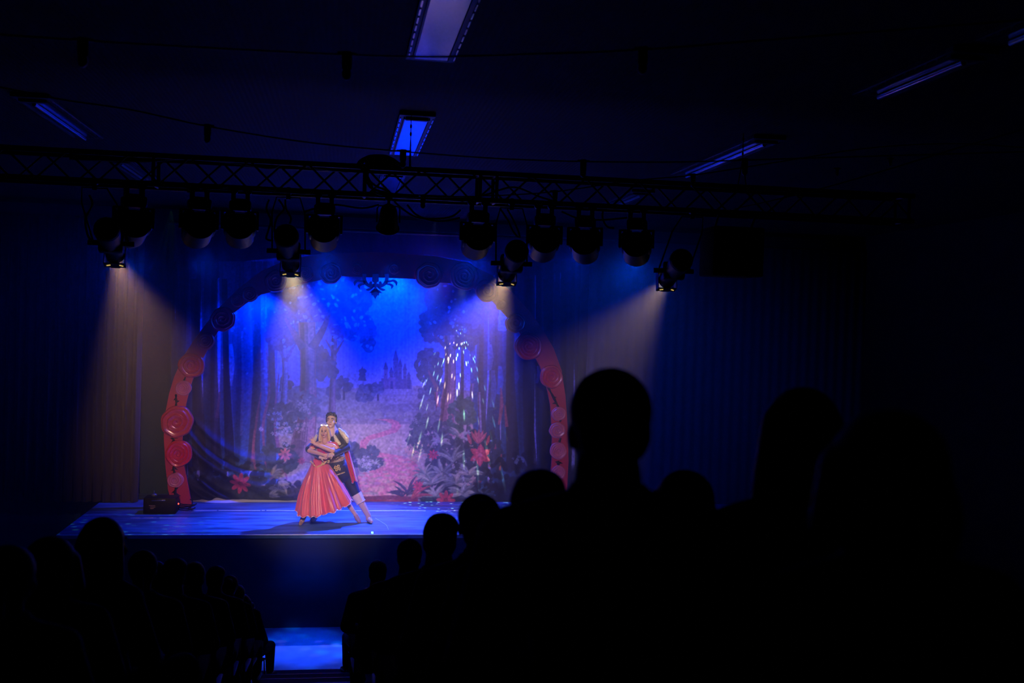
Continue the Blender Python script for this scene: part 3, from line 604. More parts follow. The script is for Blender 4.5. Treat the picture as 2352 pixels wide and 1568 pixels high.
for y in (ya, yb):
    for k in range(n):
        if y == yb and k % 2 == 0 and k > n-6: continue
        x0, x1 = tx0+k*step, tx0+(k+1)*step; up = (k + (y == yb)) % 2 == 0
        MB().cyl((x0, y, zb if up else zt), (x1, y, zt if up else zb), 0.0095, seg=8).build('brace', M_alu, truss, True)
for x in (-1.65, 1.18, 1.33, 0.15, -4.55, 5.35):
    f = MB()
    for y in (ya, yb): f.cyl((x, y, zb), (x, y, zt), 0.016, seg=8)
    for z in (zb, zt): f.cyl((x, ya, z), (x, yb, z), 0.016, seg=8)
    f.build('end_frame', M_alu, truss, True)
# hangers up to the ceiling
for x in (-3.1, 0.55, 3.7):
    hg = MB()
    for s in (-1, 1): hg.cyl((x, TRY+s*0.12, zt), (x, TRY, zt+0.28), 0.006, seg=6)
    for i in range(int((CEIL_Z-zt-0.28)/0.035)):
        z = zt+0.30+i*0.035; hg.ball((x, TRY, z), (0.010 if i % 2 else 0.004, 0.004 if i % 2 else 0.010, 0.022), seg=8)
    hg.build('hanging_chain', M_alu, truss, True)
def polypx(pts, Y, dy=None): return smoothpath([P(x, y, Y+(dy[i] if dy else 0)) for i, (x, y) in enumerate(pts)], 8)
# cable loom and its box on top of the truss
cb = thing('cable_loom', 'arched black cable loom with terminal box standing on top of the truss near its middle', 'cable loom', tuple(P(870, 388, TRY)))
for k, (r, h) in enumerate(((48, 30), (44, 27), (40, 25), (45, 31))):
    MB().tube(polypx([(868-r, 388), (868-r*0.9, 388-h*0.55), (868-r*0.5, 388-h*0.93), (868, 388-h), (868+r*0.5, 388-h*0.93), (868+r*0.95, 388-h*0.5), (868+r*1.35, 392)], TRY-0.1+k*0.05), 0.011, 8).build('loop', M_rub, cb, True)
MB().box(P(872, 376, TRY), (0.26, 0.20, 0.07), bev=0.008).build('terminal_box', M_blk, cb, True)
for k, x in enumerate((856, 864, 871, 879, 884)): MB().tube([P(x, 374, TRY-0.11), P(x, 361, TRY-0.11)], 0.008, 8).build('plug', M_rub, cb, True)
lm = polypx([(840, 400), (846, 420), (858, 438), (880, 447), (900, 452)], TRY-0.17)
for k in range(3): MB().tube([p+Vector((0.02*math.sin(k*2+i*0.2), 0.02*k, 0.025*k)) for i, p in enumerate(lm)], 0.011, 8).build('tail', M_rub, cb, True)
# single cables slung under and along the truss
cabs = [([(160, 362), (330, 368), (430, 362), (540, 372), (620, 384), (655, 374), (740, 386), (800, 392)], 'thick black cable lying along the truss top at its dark end'), ([(1010, 398), (1060, 396), (1140, 404), (1190, 398), (1300, 412), (1420, 418)], 'black cable lying along the truss top past the cable loom'),
        ([(935, 470), (955, 492), (985, 505), (1020, 508), (1056, 500)], 'black cable drooping from the truss toward the fixture next to the small can light'),
        ([(905, 462), (925, 480), (960, 500), (1010, 502), (1040, 496), (1058, 482)], 'second black cable drooping beside the small can light'),
        ([(618, 458), (612, 480), (622, 505), (616, 530), (612, 548), (628, 553)], 'thin black cable looped beside the yoke of the brightest amber profile light'),
        ([(640, 458), (652, 480), (636, 500), (630, 525), (634, 545)], 'black lead feeding the back of the brightest amber profile light'),
        ([(655, 458), (657, 480), (668, 500), (665, 514)], 'black lead dropping into the top of the brightest amber profile light'),
        ([(205, 448), (212, 470), (196, 505), (204, 545), (222, 560)], 'black lead hanging beside the amber profile light at the dark truss end'),
        ([(1148, 478), (1166, 505), (1178, 530), (1190, 545)], 'black lead slanting down to the amber profile light over the roses'),
        ([(1165, 480), (1176, 500), (1190, 530), (1194, 546)], 'twin black lead slanting down to the amber profile light over the roses'),
        ([(1290, 486), (1330, 502), (1380, 505), (1440, 500)], 'slack black cable strung between the last two big fixtures'),
        ([(1386, 480), (1384, 500), (1394, 520), (1410, 524)], 'short black cable loop beside the last big fixture'),
        ([(430, 440), (470, 436), (540, 428), (610, 434), (700, 446)], 'black cable threaded inside the truss lattice above the third fixture'),
        ([(1060, 462), (1120, 446), (1180, 430), (1240, 452), (1300, 470)], 'black cable threaded inside the truss lattice above the amber lit roses'),
        ([(700, 486), (760, 470), (830, 478), (870, 470)], 'slack black cable between the big fixture and the small can light')]
for pts, lb in cabs:
    tag(MB().tube(polypx(pts, TRY-0.16 if 'along' not in lb else TRY), 0.009 if 'thick' not in lb else 0.02, 8).build('cable', M_rub), lb, 'cable', 'cables slung on the truss')

# ---------------------------------------------------------------- wash heads: base, yoke and round snoot, facing the stage
def wash_head():
    t = thing('wash_light', 'x', 'stage light')                 # local origin: on the bottom chord; body hangs in -z, front faces +Y
    for s in (-1, 1):
        MB().cyl((s*0.055, -0.02, 0.03), (s*0.055, 0.02, 0.03), 0.034, seg=16).box((s*0.055, 0, -0.02), (0.035, 0.045, 0.07)).box((s*0.055, 0, 0.055), (0.02, 0.05, 0.02)).build('clamp', M_blk, t)
    MB().box((0, 0, -0.105), (0.17, 0.17, 0.09), bev=0.018).box((0, 0, -0.058), (0.11, 0.12, 0.03)).build('base', M_blk, t)
    for s in (-1, 1):
        MB().box((s*0.137, 0.0, -0.235), (0.022, 0.08, 0.17), bev=0.008).box((s*0.10, 0, -0.158), (0.09, 0.06, 0.018)).build('yoke_arm', M_blk, t)
    rot = Euler((R_(-15), 0, 0)).to_matrix(); c = Vector((0, 0.02, -0.275))
    MB().box(c, (0.25, 0.16, 0.185), rot, bev=0.026).build('housing', M_blk, t)
    lo = Vector((0, 0, -0.052)); a = c+lo+rot @ Vector((0, -0.09, 0)); b2 = c+lo+rot @ Vector((0, 0.17, 0))
    sn = MB().cyl(a, b2, 0.108, 0.114, 32, caps=False).cyl(b2, b2-(b2-a)*0.02, 0.114, 0.104, 32, caps=False).cyl(b2, a, 0.104, 0.100, 32, caps=False)
    s_ = sn.build('snoot', mat('snoot_metal', (6, 6, 9), 0.45, 0.0, spec=0.25), t)
    MB().cyl(a+(b2-a)*0.25, a+(b2-a)*0.28, 0.100, seg=32).build('lens', M_lens, s_)
    MB().cyl(a, a-(b2-a)*0.03, 0.108, 0.096, 32).build('rear_panel', mat('rear_panel_plastic', (20, 22, 26), 0.3), t)
    oc = [c+lo+rot @ Vector((0.117*math.cos(q), -0.097, 0.117*math.sin(q))) for q in [math.pi*(0.06+0.22*k) for k in range(5)]]
    MB().tube(oc, 0.006, 6).build('rear_bezel', mat('bezel_metal', (110, 118, 140), 0.3, 0.7), t)
    for s in (-1, 1): MB().box(c+rot @ Vector((s*0.075, -0.05, 0.096)), (0.07, 0.07, 0.008), rot).build('handle', mat('handle_metal', (90, 96, 120), 0.25, 0.8), t)
    return t
wh = wash_head()
wl = [(315, 446, 1.12, 0.35, 'big round-snooted wash light above the first amber beam, tilted on the truss end'), (463, 452, 1.08, 0.25, 'big round-snooted wash light, second along the truss from its dark end'),
      (556, 455, 1.05, 0.08, 'big round-snooted wash light hanging just before the brightest amber profile light'), (747, 462, 1.05, 0.0, 'big round-snooted wash light between the brightest amber light and the small can light'),
      (1095, 472, 1.08, 0.0, 'big wash light with glinting edges, hanging past the small can light'), (1246, 480, 1.08, -0.1, 'big wash light behind the amber profile light that lights the arch roses'),
      (1338, 484, 1.08, -0.28, 'big wash light directly over the tall short-haired audience member'), (1455, 490, 1.08, -0.3, 'big wash light before the last amber profile light')]
for i, (x, y, s, rz, lb) in enumerate(wl):
    o = wh if i == 0 else dup(wh)
    p = P(x, y, TRY); o.location = (p.x, TRY-0.13, zb-0.055); o.rotation_euler = (0, 0, rz); o.scale = (s*1.03, s*0.95, s*0.92); o['label'] = lb; o['group'] = 'wash lights under the truss'
# small can light
p = P(893, 462, ya); p.z = zb-0.02; can = thing('can_light', 'small dark can light hanging alone under the middle of the truss', 'stage light', tuple(p))
MB().cyl(p+Vector((0, 0, -0.0)), p+Vector((0, 0, -0.07)), 0.014).cyl(p+Vector((0, -0.02, 0.0)), p+Vector((0, 0.02, 0.0)), 0.034).build('clamp', M_blk, can, True)
MB().tube([p+Vector(v) for v in ((-0.1, 0, -0.22), (-0.1, 0, -0.1), (-0.085, 0, -0.075), (0.085, 0, -0.075), (0.1, 0, -0.1), (0.1, 0, -0.22))], 0.007, 8).build('yoke', M_blk, can, True)
c = p+Vector((0, 0, -0.19)); d = Vector((0.0, 0.55, -0.6)).normalized()
MB().cyl(c-d*0.08, c+d*0.10, 0.075, 0.095, 24).ball(c-d*0.08, 0.075).build('body', M_blk, can, True)
MB().tube([c+d*0.10+Vector((0.1*math.cos(a), 0, 0.0))+d.cross(Vector((1, 0, 0)))*0.1*math.sin(a) for a in [k*math.pi/12 for k in range(24)]], 0.006, 6, True).build('rim', mat('rim_metal', (70, 76, 100), 0.25, 0.8), can, True)

# ---------------------------------------------------------------- amber profile lights
M_glow = mat('lit_gate', (255, 225, 130), 0.5, emit=(255, 214, 110), estr=0.8)
def profile(lens, aim, power, label, yoke_px, color, deg):
    lens, aim = Vector(lens), Vector(aim); d = (aim-lens).normalized()
    t = thing('profile_light', label, 'stage light', tuple(lens), group='amber profile lights')
    rot = d.to_track_quat('Y', 'Z').to_matrix(); F = lambda x, y, z: lens+rot @ Vector((x, y, z))
    fr = MB()                                             # barrel nose with stepped colour-frame slot, open at the front
    fr.cyl(F(0, -0.24, 0), F(0, -0.02, 0), 0.072, 0.078, 32, caps=False).cyl(F(0, -0.02, 0), F(0, -0.24, 0), 0.074, 0.068, 32, caps=False)
    for s in (-1, 1):
        fr.box(F(s*0.086, -0.005, 0), (0.006, 0.10, 0.178), rot); fr.box(F(0, -0.005, s*0.086), (0.178, 0.10, 0.006), rot)
        fr.box(F(s*0.05, 0.055, 0.086), (0.02, 0.02, 0.005), rot); fr.box(F(0, 0.053, s*0.084), (0.075, 0.02, 0.006), rot)
    bx = MB().box(F(0, -0.052, 0), (0.178, 0.004, 0.178), rot); fr.build('nose', M_blk, t, True)
    body = MB().cyl(F(0, -0.60, 0.0), F(0, -0.22, 0), 0.105, 0.072, 28).ball(F(0, -0.61, 0), (0.103, 0.075, 0.103), rot, 24).box(F(0, -0.30, 0), (0.20, 0.09, 0.16), rot, bev=0.02)
    body.build('lamp_house', M_blk, t, True)
    for s in (-1, 1): MB().cyl(F(s*0.1, -0.30, 0), F(s*0.185, -0.30, 0), 0.022, 0.022, 12).build('knob', M_blk, t, True)
    for k, (x, z) in enumerate(((-0.05, -0.091), (0.055, -0.091))): MB().box(F(x, -0.01, z), (0.034, 0.009, 0.003), rot @ Euler((0, 0, 0.7 if k else -0.5)).to_matrix()).build('light_leak', M_glow, t, True, label='glowing slit of the gate')
    q = F(0, -0.16, 0); MB().cyl(q, q+d*0.004, 0.064, seg=28).build('lens', mat('lit_lens', (255, 225, 160), 0.2, emit=(255, 215, 130), estr=3.0), t, True)
    # yoke up to the chord
    piv = F(0, -0.30, 0); s_ = rot @ Vector((1, 0, 0)); top = Vector((yoke_px, ya, zb-0.06))
    MB().tube([piv+s_*0.14, piv+s_*0.14+(top-piv)*0.72, top+s_*0.10, top-s_*0.10, piv-s_*0.14+(top-piv)*0.72, piv-s_*0.14], 0.0075, 8).build('yoke', M_alu, t, True)
    MB().cyl(top+Vector((0, 0, -0.02)), top+Vector((0, 0, 0.04)), 0.02).cyl(top+Vector((0, -0.02, 0.055)), top+Vector((0, 0.02, 0.055)), 0.034).build('clamp', M_blk, t, True)
    l = spot('profile_lamp', lens+d*0.01, aim, power, color, deg, 0.9, 0.05); l.parent = t; l.matrix_parent_inverse = Matrix.Translation(-lens)
    return t
labs = ['amber profile light at the dark truss end, its beam falling on the pleated curtain', 'brightest amber profile light, beam falling straight down toward the dancers', 'amber profile light shining through the arch roses near the can light', 'amber profile light, its beam slanting down beside the tall short-haired audience member']
for (a, b_, pw, wc, dg_), lb, yx in zip(WARM_LAMPS, labs, (P(225, 450, TRY).x, P(664, 458, TRY).x, P(1170, 480, TRY).x, P(1580, 500, TRY).x)):
    profile(a, b_, pw, lb, yx, wc, dg_)
# big dark loudspeaker hung past the last light
p = P(1680, 580, TRY); sp = thing('loudspeaker', 'large black loudspeaker hung in the dark under the far truss end', 'loudspeaker', tuple(p))
MB().box(p, (0.50, 0.40, 0.46), bev=0.02).build('cabinet', mat('speaker_black', (10, 10, 10), 0.95, spec=0.1), sp, True); MB().box(p+Vector((0, 0.205, 0)), (0.46, 0.01, 0.42)).build('grille', mat('speaker_grille', (14, 14, 14), 0.7, bump=0.8, bscale=200), sp, True)
for s in (-1, 1): MB().cyl(p+Vector((s*0.18, 0, 0.22)), Vector((p.x+s*0.18, ya, zb)), 0.012).build('bracket', M_alu, sp, True)

# ---------------------------------------------------------------- fluorescent fixtures on the ceiling
M_ref = mat('polished_reflector', (196, 200, 210), 0.16, 0.85); M_tray = mat('fixture_tray', (70, 74, 84), 0.5); M_tube = mat('unlit_tube_glass', (225, 228, 235), 0.12, 0.5)
def fixture(x, y, L, label, W=0.23, tube=True):
    t = thing('ceiling_light', label, 'ceiling light', (x, y, CEIL_Z), group='unlit ceiling fixtures'); z = CEIL_Z
    MB().box((x, y, z-0.02), (W+0.10, L+0.16, 0.038), bev=0.004).build('tray', M_tray, t, True, smooth=False)
    MB().box((x, y+0.04, z-0.044), (W-0.02, L-0.10, 0.010)).build('reflector', M_ref, t, True, smooth=False)
    for s in (-1, 1): MB().box((x+s*(W/2), y, z-0.05), (0.012, L-0.02, 0.022)).build('side_lip', M_tray, t, True, smooth=False)
    for s in (-1, 1):
        m = MB(); n = 9
        for k in range(n): m.box((x+s*(W/2+0.035), y-L/2+(k+0.5)*L/n, z-0.045), (0.010, L/n*0.72, 0.014))
        m.build('slotted_rail', M_ref, t, True, smooth=False)
    for s in ((0,) if tube else ()): MB().cyl((x, y-L/2+0.06, z-0.070), (x, y+L/2-0.04, z-0.070), 0.019, seg=24).build('tube', M_tube, t, True)
    MB().box((x, y-L/2+0.03, z-0.052), (W*0.9, 0.05, 0.026)).build('end_cap', M_tray, t, True, smooth=False)
    return t
def cp(px, py): p = FL(px, py, CEIL_Z); return p.x, p.y
c1, c2, c3 = cp(928, 345), cp(950, 262), cp(893, 440)
fixture(c1[0], (c1[1]+c2[1])/2, abs(c1[1]-c2[1])+0.1, 'unlit ceiling fixture glowing with blue reflection, just above the truss middle', tube=False)
a, b_ = cp(990, 122), cp(1028, -40); fixture(a[0]+0.0, (a[1]+b_[1])/2, abs(a[1]-b_[1]), 'unlit ceiling fixture with mauve reflection, closest overhead and cut by the picture top', 0.25, tube=False)
fixture(c1[0]-0.03, c3[1]-0.85, 2.5, 'unlit ceiling fixture seen through the truss lattice by the cable loom', tube=False)
a, b_ = cp(204, 306), cp(66, 217); fixture((a[0]+b_[0])/2, (a[1]+b_[1])/2, abs(a[1]-b_[1]), 'unlit ceiling fixture as a thin blue streak near the dark wall, topmost on its side')
a2 = cp(355, 412); fixture((a[0]+b_[0])/2, a2[1]-0.9, 2.3, 'unlit ceiling fixture seen through the truss lattice above the first wash light')
a, b_ = cp(1583, 394), cp(1752, 313); X3 = (a[0]+b_[0])/2; fixture(X3, (a[1]+b_[1])/2, abs(a[1]-b_[1]), 'unlit ceiling fixture as a bright blue streak above the last wash light')
a2 = cp(1400, 473); fixture(X3, a2[1]-0.95, 2.2, 'unlit ceiling fixture seen through the truss lattice above the tall audience member')
a, b_ = cp(2020, 206), cp(2220, 114); fixture(X3, (a[1]+b_[1])/2, abs(a[1]-b_[1]), 'unlit ceiling fixture as a faint thin streak high in the darkest corner')
fixture(X3, b_[1]-1.0, 1.2, 'unlit ceiling fixture barely visible beyond the faint thin streak, at the picture edge')

# ---------------------------------------------------------------- festoon strings
M_sock = mat('black_bulb_socket', (12, 12, 14), 0.5)
def festoon(label, pts, Y, socks, r, sw, sh):
    Ys = Y if isinstance(Y, (list, tuple)) else [Y]*len(pts)
    t = thing('festoon_string', label, 'string lights', tuple(P(pts[0][0], pts[0][1], Ys[0])))
    W_ = [P(x, y, yy) for (x, y), yy in zip(pts, Ys)]
    def run(p, q, xe):                                   # carry the cable on to the side wall
        d = p-q; d.z = max(d.z, 0); n = max(2, int(abs(xe-p.x)/0.8)); return [Vector((p.x+(xe-p.x)*k/n, p.y+d.y/abs(d.x)*abs(xe-p.x)*k/n, min(CEIL_Z-0.08, p.z+d.z/abs(d.x)*abs(xe-p.x)*k/n))) for k in range(1, n+1)]
    lead = [Vector((W_[0].x-0.1, TRY, zb+0.03))] if 'rising' in label else run(W_[0], W_[1], -8.0)[::-1]
    MB().tube(smoothpath(lead+W_+run(W_[-1], W_[-2], 10.0), 8), r, 6).build('cable', M_rub, t, True)
    for (x, y, yy) in socks:
        p = P(x, y, yy); s = sw; k = MB().cyl(p+Vector((0, 0, 0.012)), p-Vector((0, 0, sh)), s, s*0.95, 14).box(p+Vector((0, 0, 0.004)), (s*3.6, s*0.8, 0.012)).build('socket', M_sock, t, True)
        q = p-Vector((0, 0, sh+s*0.7)); MB().ball(q, (s*0.92, s*0.92, s*1.25), seg=14).build('bulb', M_gls, k)
festoon('festoon cable with black sockets crossing high overhead in front of the mauve fixture', [(120, 88), (440, 108), (800, 126), (1010, 130), (1240, 124), (1478, 114), (1760, 92)], 4.6, [(191, 94, 4.6), (797, 126, 4.6), (1477, 115, 4.6)], 0.005, 0.023, 0.065)
festoon('festoon cable with black sockets passing just above the truss loom', [(60, 212), (150, 230), (300, 252), (477, 290), (700, 326), (925, 348), (1140, 364), (1340, 371), (1560, 372), (1760, 366)], 6.6, [(477, 290, 6.6), (926, 348, 6.6), (1340, 371, 6.6), (1711, 368, 6.6)], 0.0055, 0.022, 0.06)
festoon('festoon cable with black sockets drooping through the truss lattice', [(740, 446), (895, 452), (1110, 450), (1275, 440), (1450, 415), (1590, 402), (1800, 370)], 9.1, [(972, 450, 9.1), (1275, 440, 9.1), (1592, 402, 9.1)], 0.006, 0.024, 0.065)
festoon('thin glinting festoon cable rising toward the darkest upper corner', [(1740, 468), (1860, 440), (2010, 398), (2180, 346), (2340, 300)], [9, 8.5, 8, 7.5, 7], [(1923, 388, 8.3), (2045, 365, 8.0)], 0.006, 0.016, 0.03)

# ---------------------------------------------------------------- things on the stage floor
p = FL(366, 1180, STAGE_Z); bxs = thing('speaker_box', 'black equipment box with printed plate standing on stage at the arch foot', 'speaker box', tuple(p))
MB().box(p+Vector((0.0, 0.18, 0.13)), (0.52, 0.36, 0.26), bev=0.012).build('case', M_blk, bxs, True)
MB().box(p+Vector((-0.02, -0.003, 0.225)), (0.22, 0.01, 0.02), bev=0.003).build('handle', mat('handle_metal', (90, 96, 120), 0.25, 0.8), bxs, True)
pl = MB(); [pl.box(p+Vector((-0.12+0.01*(k % 2), -0.002, 0.14-0.025*k)), (0.10-0.02*k, 0.004, 0.007)) for k in range(3)]; pl.build('print', mat('tan_print', (170, 130, 110), 0.6), bxs, True)
MB().ball(p+Vector((0.30, 0.0, 0.17)), 0.012).build('indicator', mat('red_indicator', (255, 70, 50), 0.4, emit=(255, 60, 40), estr=6), bxs, True, label='tiny red indicator lamp')
p2 = FL(352, 1150, STAGE_Z); q = Vector((FL(366, 1180, STAGE_Z).x-0.12, FL(366, 1180, STAGE_Z).y+0.16, STAGE_Z+0.262))
tag(MB().ball(q+Vector((0, 0, 0.025)), (0.05, 0.035, 0.03)).cyl(q, q+Vector((0, 0, 0.10)), 0.02, 0.006).build('clip_lamp', mat('grey_metal', (110, 118, 140), 0.3, 0.5)), 'small grey clip lamp sitting on the black speaker box', 'lamp')
M_cb = mat('glossy_cable', (14, 16, 24), 0.25)
r_ = random.Random(4); base = FL(420, 1172, STAGE_Z)
CL = ['glossy black cable loop lying against the red arch foot, topmost of the tangle', 'glossy black cable at the very front of the tangle by the arch foot', 'glossy black cable at the back of the tangle behind the arch foot', 'glossy black cable nearest the speaker box in the tangle', 'glossy black cable curling past the inner edge of the arch foot']
for k in range(5):
    n = 26; ph = r_.uniform(0, 6); pts = []
    for i in range(n):
        t = i/(n-1); pts.append(base+Vector((-0.16+0.36*t+0.06*math.sin(9*t+ph), -0.07+0.05*k*0.5+0.07*math.cos(11*t+ph*2), 0.014+0.018*k+0.02*abs(math.sin(5*t+ph)))))
    tag(MB().tube(smoothpath(pts, 3), 0.010, 6).build('coiled_cable', M_cb), CL[k], 'cable', 'tangled cables at the arch foot')
pts = [P(x, y, AY-0.12) for x, y in ((436, 1146), (442, 1150), (440, 1160), (430, 1168), (416, 1174))]
tag(MB().tube(smoothpath(pts), 0.008, 6).build('bent_cable', M_cb), 'single black cable standing up in a bend against the red arch foot', 'cable')

# ---------------------------------------------------------------- figures: shared anatomy
def cap_(mb, a, b, r1, r2=None, seg=18):
    a, b = Vector(a), Vector(b); r2 = r1 if r2 is None else r2
    mb.cyl(a, b, r1, r2, seg); mb.ball(a, r1, seg=seg); mb.ball(b, r2, seg=seg)
def chain(mb, pts, rs, seg=18):
    for i in range(len(pts)-1): cap_(mb, pts[i], pts[i+1], rs[i], rs[i+1], seg)
def head_solids(mb, M, s=1.0, neck=True, male=False):
    T = lambda v: M @ (Vector(v)*s); Rm = M.to_3x3()
    B = lambda c, r: mb.ball(T(c), tuple(x*s for x in r), Rm, 24)
    B((0, -.012, .035), (.074, .094, .086)); B((0, .025, -.02), (.060, .066, .085)); B((0, .036, -.072), (.046 if male else .038, .044, .034)); B((0, .062, -.094), (.021, .018, .017))
    cap_(mb, T((0, .092, .012)), T((0, .110, -.022)), .0085*s, .0125*s, 10)
    for k in (-1, 1):
        B((k*.031, .078, .027), (.026, .012, .008)); B((k*.038, .060, -.030), (.024, .024, .026)); B((k*.073, -.006, -.012), (.009, .018, .030)); B((k*.011, .100, -.024), (.009, .009, .007))
    B((0, .088, -.057), (.022, .011, .009))
    if neck: cap_(mb, T((0, -.012, -.07)), T((0, -.035, -.19)), (.056 if male else .046)*s, (.062 if male else .052)*s)
def face_parts(parent, M, s, lip, brow, iris=(50, 40, 40), closed=False, lid=(120, 70, 70)):
    T = lambda v: M @ (Vector(v)*s); Rm = M.to_3x3()
    for k in (-1, 1):
        if closed: MB().ball(T((k*.030, .0835, .006)), (.016*s, .007*s, .0055*s), Rm, 12).build('eyelid', mat('eyelid_%d_%d_%d' % lid, lid, 0.5), parent, True)
        else:
            e = MB().ball(T((k*.030, .080, .004)), (.0155*s, .010*s, .0085*s), Rm, 14).build('eye', mat('eye_white', (226, 224, 224), 0.2), parent, True)
            MB().ball(T((k*.030, .0875, .004)), (.0075*s, .0045*s, .0075*s), Rm, 12).build('iris', mat('dark_iris', iris, 0.2), e)
            lsh = MB(); lsh.tube([T((k*(.030+dx), .0895-abs(dx)*0.25, .0125-abs(dx)*.30)) for dx in (-.018, -.009, 0, .009, .018)], .0026*s, 6); lsh.build('eyelash', mat('dark_makeup', (40, 26, 30), 0.6), parent, True)
        MB().tube([T((k*x, y, z)) for x, y, z in ((.012, .096, .024), (.030, .094, .031), (.050, .080, .026))], .0042*s, 6).build('eyebrow', mat('brow_%d_%d_%d' % brow, brow, 0.8), parent, True)
    MB().ball(T((0, .0965, -.0535)), (.021*s, .007*s, .0045*s), Rm, 12).ball(T((0, .0965, -.0605)), (.018*s, .008*s, .005*s), Rm, 12).build('lips', mat('lips_%d_%d_%d' % lip, lip, 0.4), parent, True)
def hand_solids(mb, wrist, dir_, side, s=1.0, curl=0.5, thumb=1, spread=0.10):
    """palm, four separate jointed fingers of different length, and a thumb off the side of the palm"""
    d = Vector(dir_).normalized(); sd = Vector(side); sd = (sd-d*sd.dot(d)).normalized(); n = d.cross(sd)*thumb
    w_ = Vector(wrist); Rm = Matrix((sd, n, d)).transposed()
    mb.ball(w_+d*.045*s, (.040*s, .016*s, .050*s), Rm, 16); cap_(mb, w_-d*.01*s, w_+d*.02*s, .024*s, .026*s, 12)
    for k, (o, L) in enumerate(((-.030, .070), (-.010, .080), (.011, .075), (.030, .058))):
        q = w_+d*.082*s+sd*o*s; a = (d+sd*o*spread*30).normalized(); b = (a+n*curl*0.9).normalized(); c = (a*(1-curl*0.6)+n*curl*1.9).normalized()
        p1 = q+a*L*.45*s; p2 = p1+b*L*.32*s; p3 = p2+c*L*.25*s
        chain(mb, [q-a*.02*s, q, p1, p2, p3], [.0088*s, .0088*s, .0082*s, .0075*s, .0066*s], 10)
    q = w_+d*.025*s-sd*.030*s; a = (d*0.75-sd*0.75+n*0.35).normalized(); p1 = q+a*.042*s; p2 = p1+(a+d*.5+n*curl*.6).normalized()*.034*s
    chain(mb, [q, p1, p2], [.0125*s, .0105*s, .0085*s], 10)
def face_matrix(center, fwd, up):
    f = Vector(fwd).normalized(); u = Vector(up); u = (u-f*u.dot(f)).normalized(); x = f.cross(u)
    return Matrix.Translation(Vector(center)) @ Matrix((x, f, u)).transposed().to_4x4()
def FP(px, py, dz=0.0): return FL(px, py, STAGE_Z+dz)
BY = 17.05
def Q(px, py, dy=0.0): return P(px, py, BY+dy)
M_skin = mat('stage_skin', (226, 170, 150), 0.5, noise=0.05); M_skin2 = mat('light_skin', (232, 190, 172), 0.45)
M_skin.node_tree.nodes['Principled BSDF'].inputs['Subsurface Weight'].default_value = 0.0

# ---------------------------------------------------------------- dancer in the pink dress
wo = thing('person', 'dancer in long salmon pink dress and crimson bodice, tiara over loose blond hair', 'person', tuple(FP(735, 1200)))
HM = face_matrix(Q(745.5, 991, -0.10), (-0.16, -1, 0.06), (-0.05, 0, 1)); hs = 0.86
ft1, ft2 = FP(690, 1203.5, 0.015), FP(825.5, 1199, 0.015)
m = MB(); head_solids(m, HM, hs)
nb = Q(747, 1014, -0.02); cap_(m, HM @ Vector((0, -.02, -.07)), nb, .043, .05)
chain(m, [Q(746, 1022, 0), Q(741, 1040, 0), Q(737, 1062, 0.0), Q(734, 1086, 0.02)], [.105, .108, .098, .125])
chain(m, [Q(727, 1021, -0.01), nb, Q(765, 1022, -0.01)], [.045, .055, .045]); m.ball(Q(735, 1032, -0.09), .06); m.ball(Q(752, 1032, -0.09), .06)
# her arms: one folded up to the shoulder, the other across the waist
shR, elR, wrR = Q(766, 1023, -0.02), Q(764, 1035, -0.24), Q(722, 1018.5, -0.27)
chain(m, [shR, elR, elR.lerp(wrR, 0.5), wrR], [.045, .038, .034, .024]); hand_solids(m, wrR, Q(714, 1002, -0.28)-wrR, Q(730, 1004, -0.28)-Q(714, 1003, -0.28), 0.82, 0.22, -1, 0.35)
shL, elL, wrL = Q(726, 1023, 0.0), Q(711, 1035, -0.10), Q(743, 1044.5, -0.27)
chain(m, [shL, elL, elL.lerp(wrL, 0.4), wrL], [.045, .038, .035, .024]); hand_solids(m, wrL, Q(758, 1046, -0.27)-wrL, Q(743, 1036, -0.27)-Q(744, 1046, -0.27), 0.8, 0.35, 1)
# her legs in nude dance shoes
h1, h2 = Q(727, 1090, 0.02), Q(742, 1090, 0.02)
k1, a1_ = Q(714, 1138, -0.08), Q(701, 1180, -0.13); chain(m, [h1, k1, a1_, a1_.lerp(ft1, 0.55), ft1+Vector((0, 0, 0.012))], [.085, .055, .032, .034, .024])
k2, a2_ = Q(783, 1133, -0.05), Q(816, 1181, -0.02); chain(m, [h2, k2, k2.lerp(a2_, .35), a2_, a2_.lerp(ft2, 0.5), ft2+Vector((0, 0, 0.012))], [.085, .055, .05, .032, .036, .024])
wbody = link('body', remeshed('dancer_body', m, 0.0065, 3), M_skin, wo, True)
face_parts(wo, HM, hs, (190, 70, 80), (110, 70, 50))
M_shoe = mat('nude_satin_shoe', (214, 160, 140), 0.4)
for a, t_ in ((a1_, ft1), (a2_, ft2)):
    s_ = MB(); chain(s_, [a.lerp(t_, 0.12), a.lerp(t_, 0.6), t_+Vector((0, 0, 0.010))], [.040, .043, .030]); hl = a.lerp(t_, 0.25)+Vector((0.03 if t_ is ft2 else 0.02, 0.05, -0.02)); 
    sh_ = link('shoe', remeshed('shoe', s_, 0.007, 3), M_shoe, wo, True); sh_['label'] = 'nude satin dance shoe'
# bodice
m = MB(); chain(m, [Q(745, 1030, 0), Q(740, 1045, 0), Q(736, 1060, 0), Q(735, 1070, 0.0)], [.118, .117, .112, .122]); m.ball(Q(736, 1031, -0.095), .064); m.ball(Q(753, 1031, -0.095), .064)
m.prism([Q(718, 1056, -0.10), Q(754, 1056, -0.10), Q(744, 1068, -0.12), Q(731, 1077, -0.13), Q(724, 1069, -0.12)], (0, 0.05, 0))
link('bodice', remeshed('bodice', m, 0.0075, 4), mat('crimson_velvet', (214, 18, 84), 0.6, sheen=0.5), wo, True)
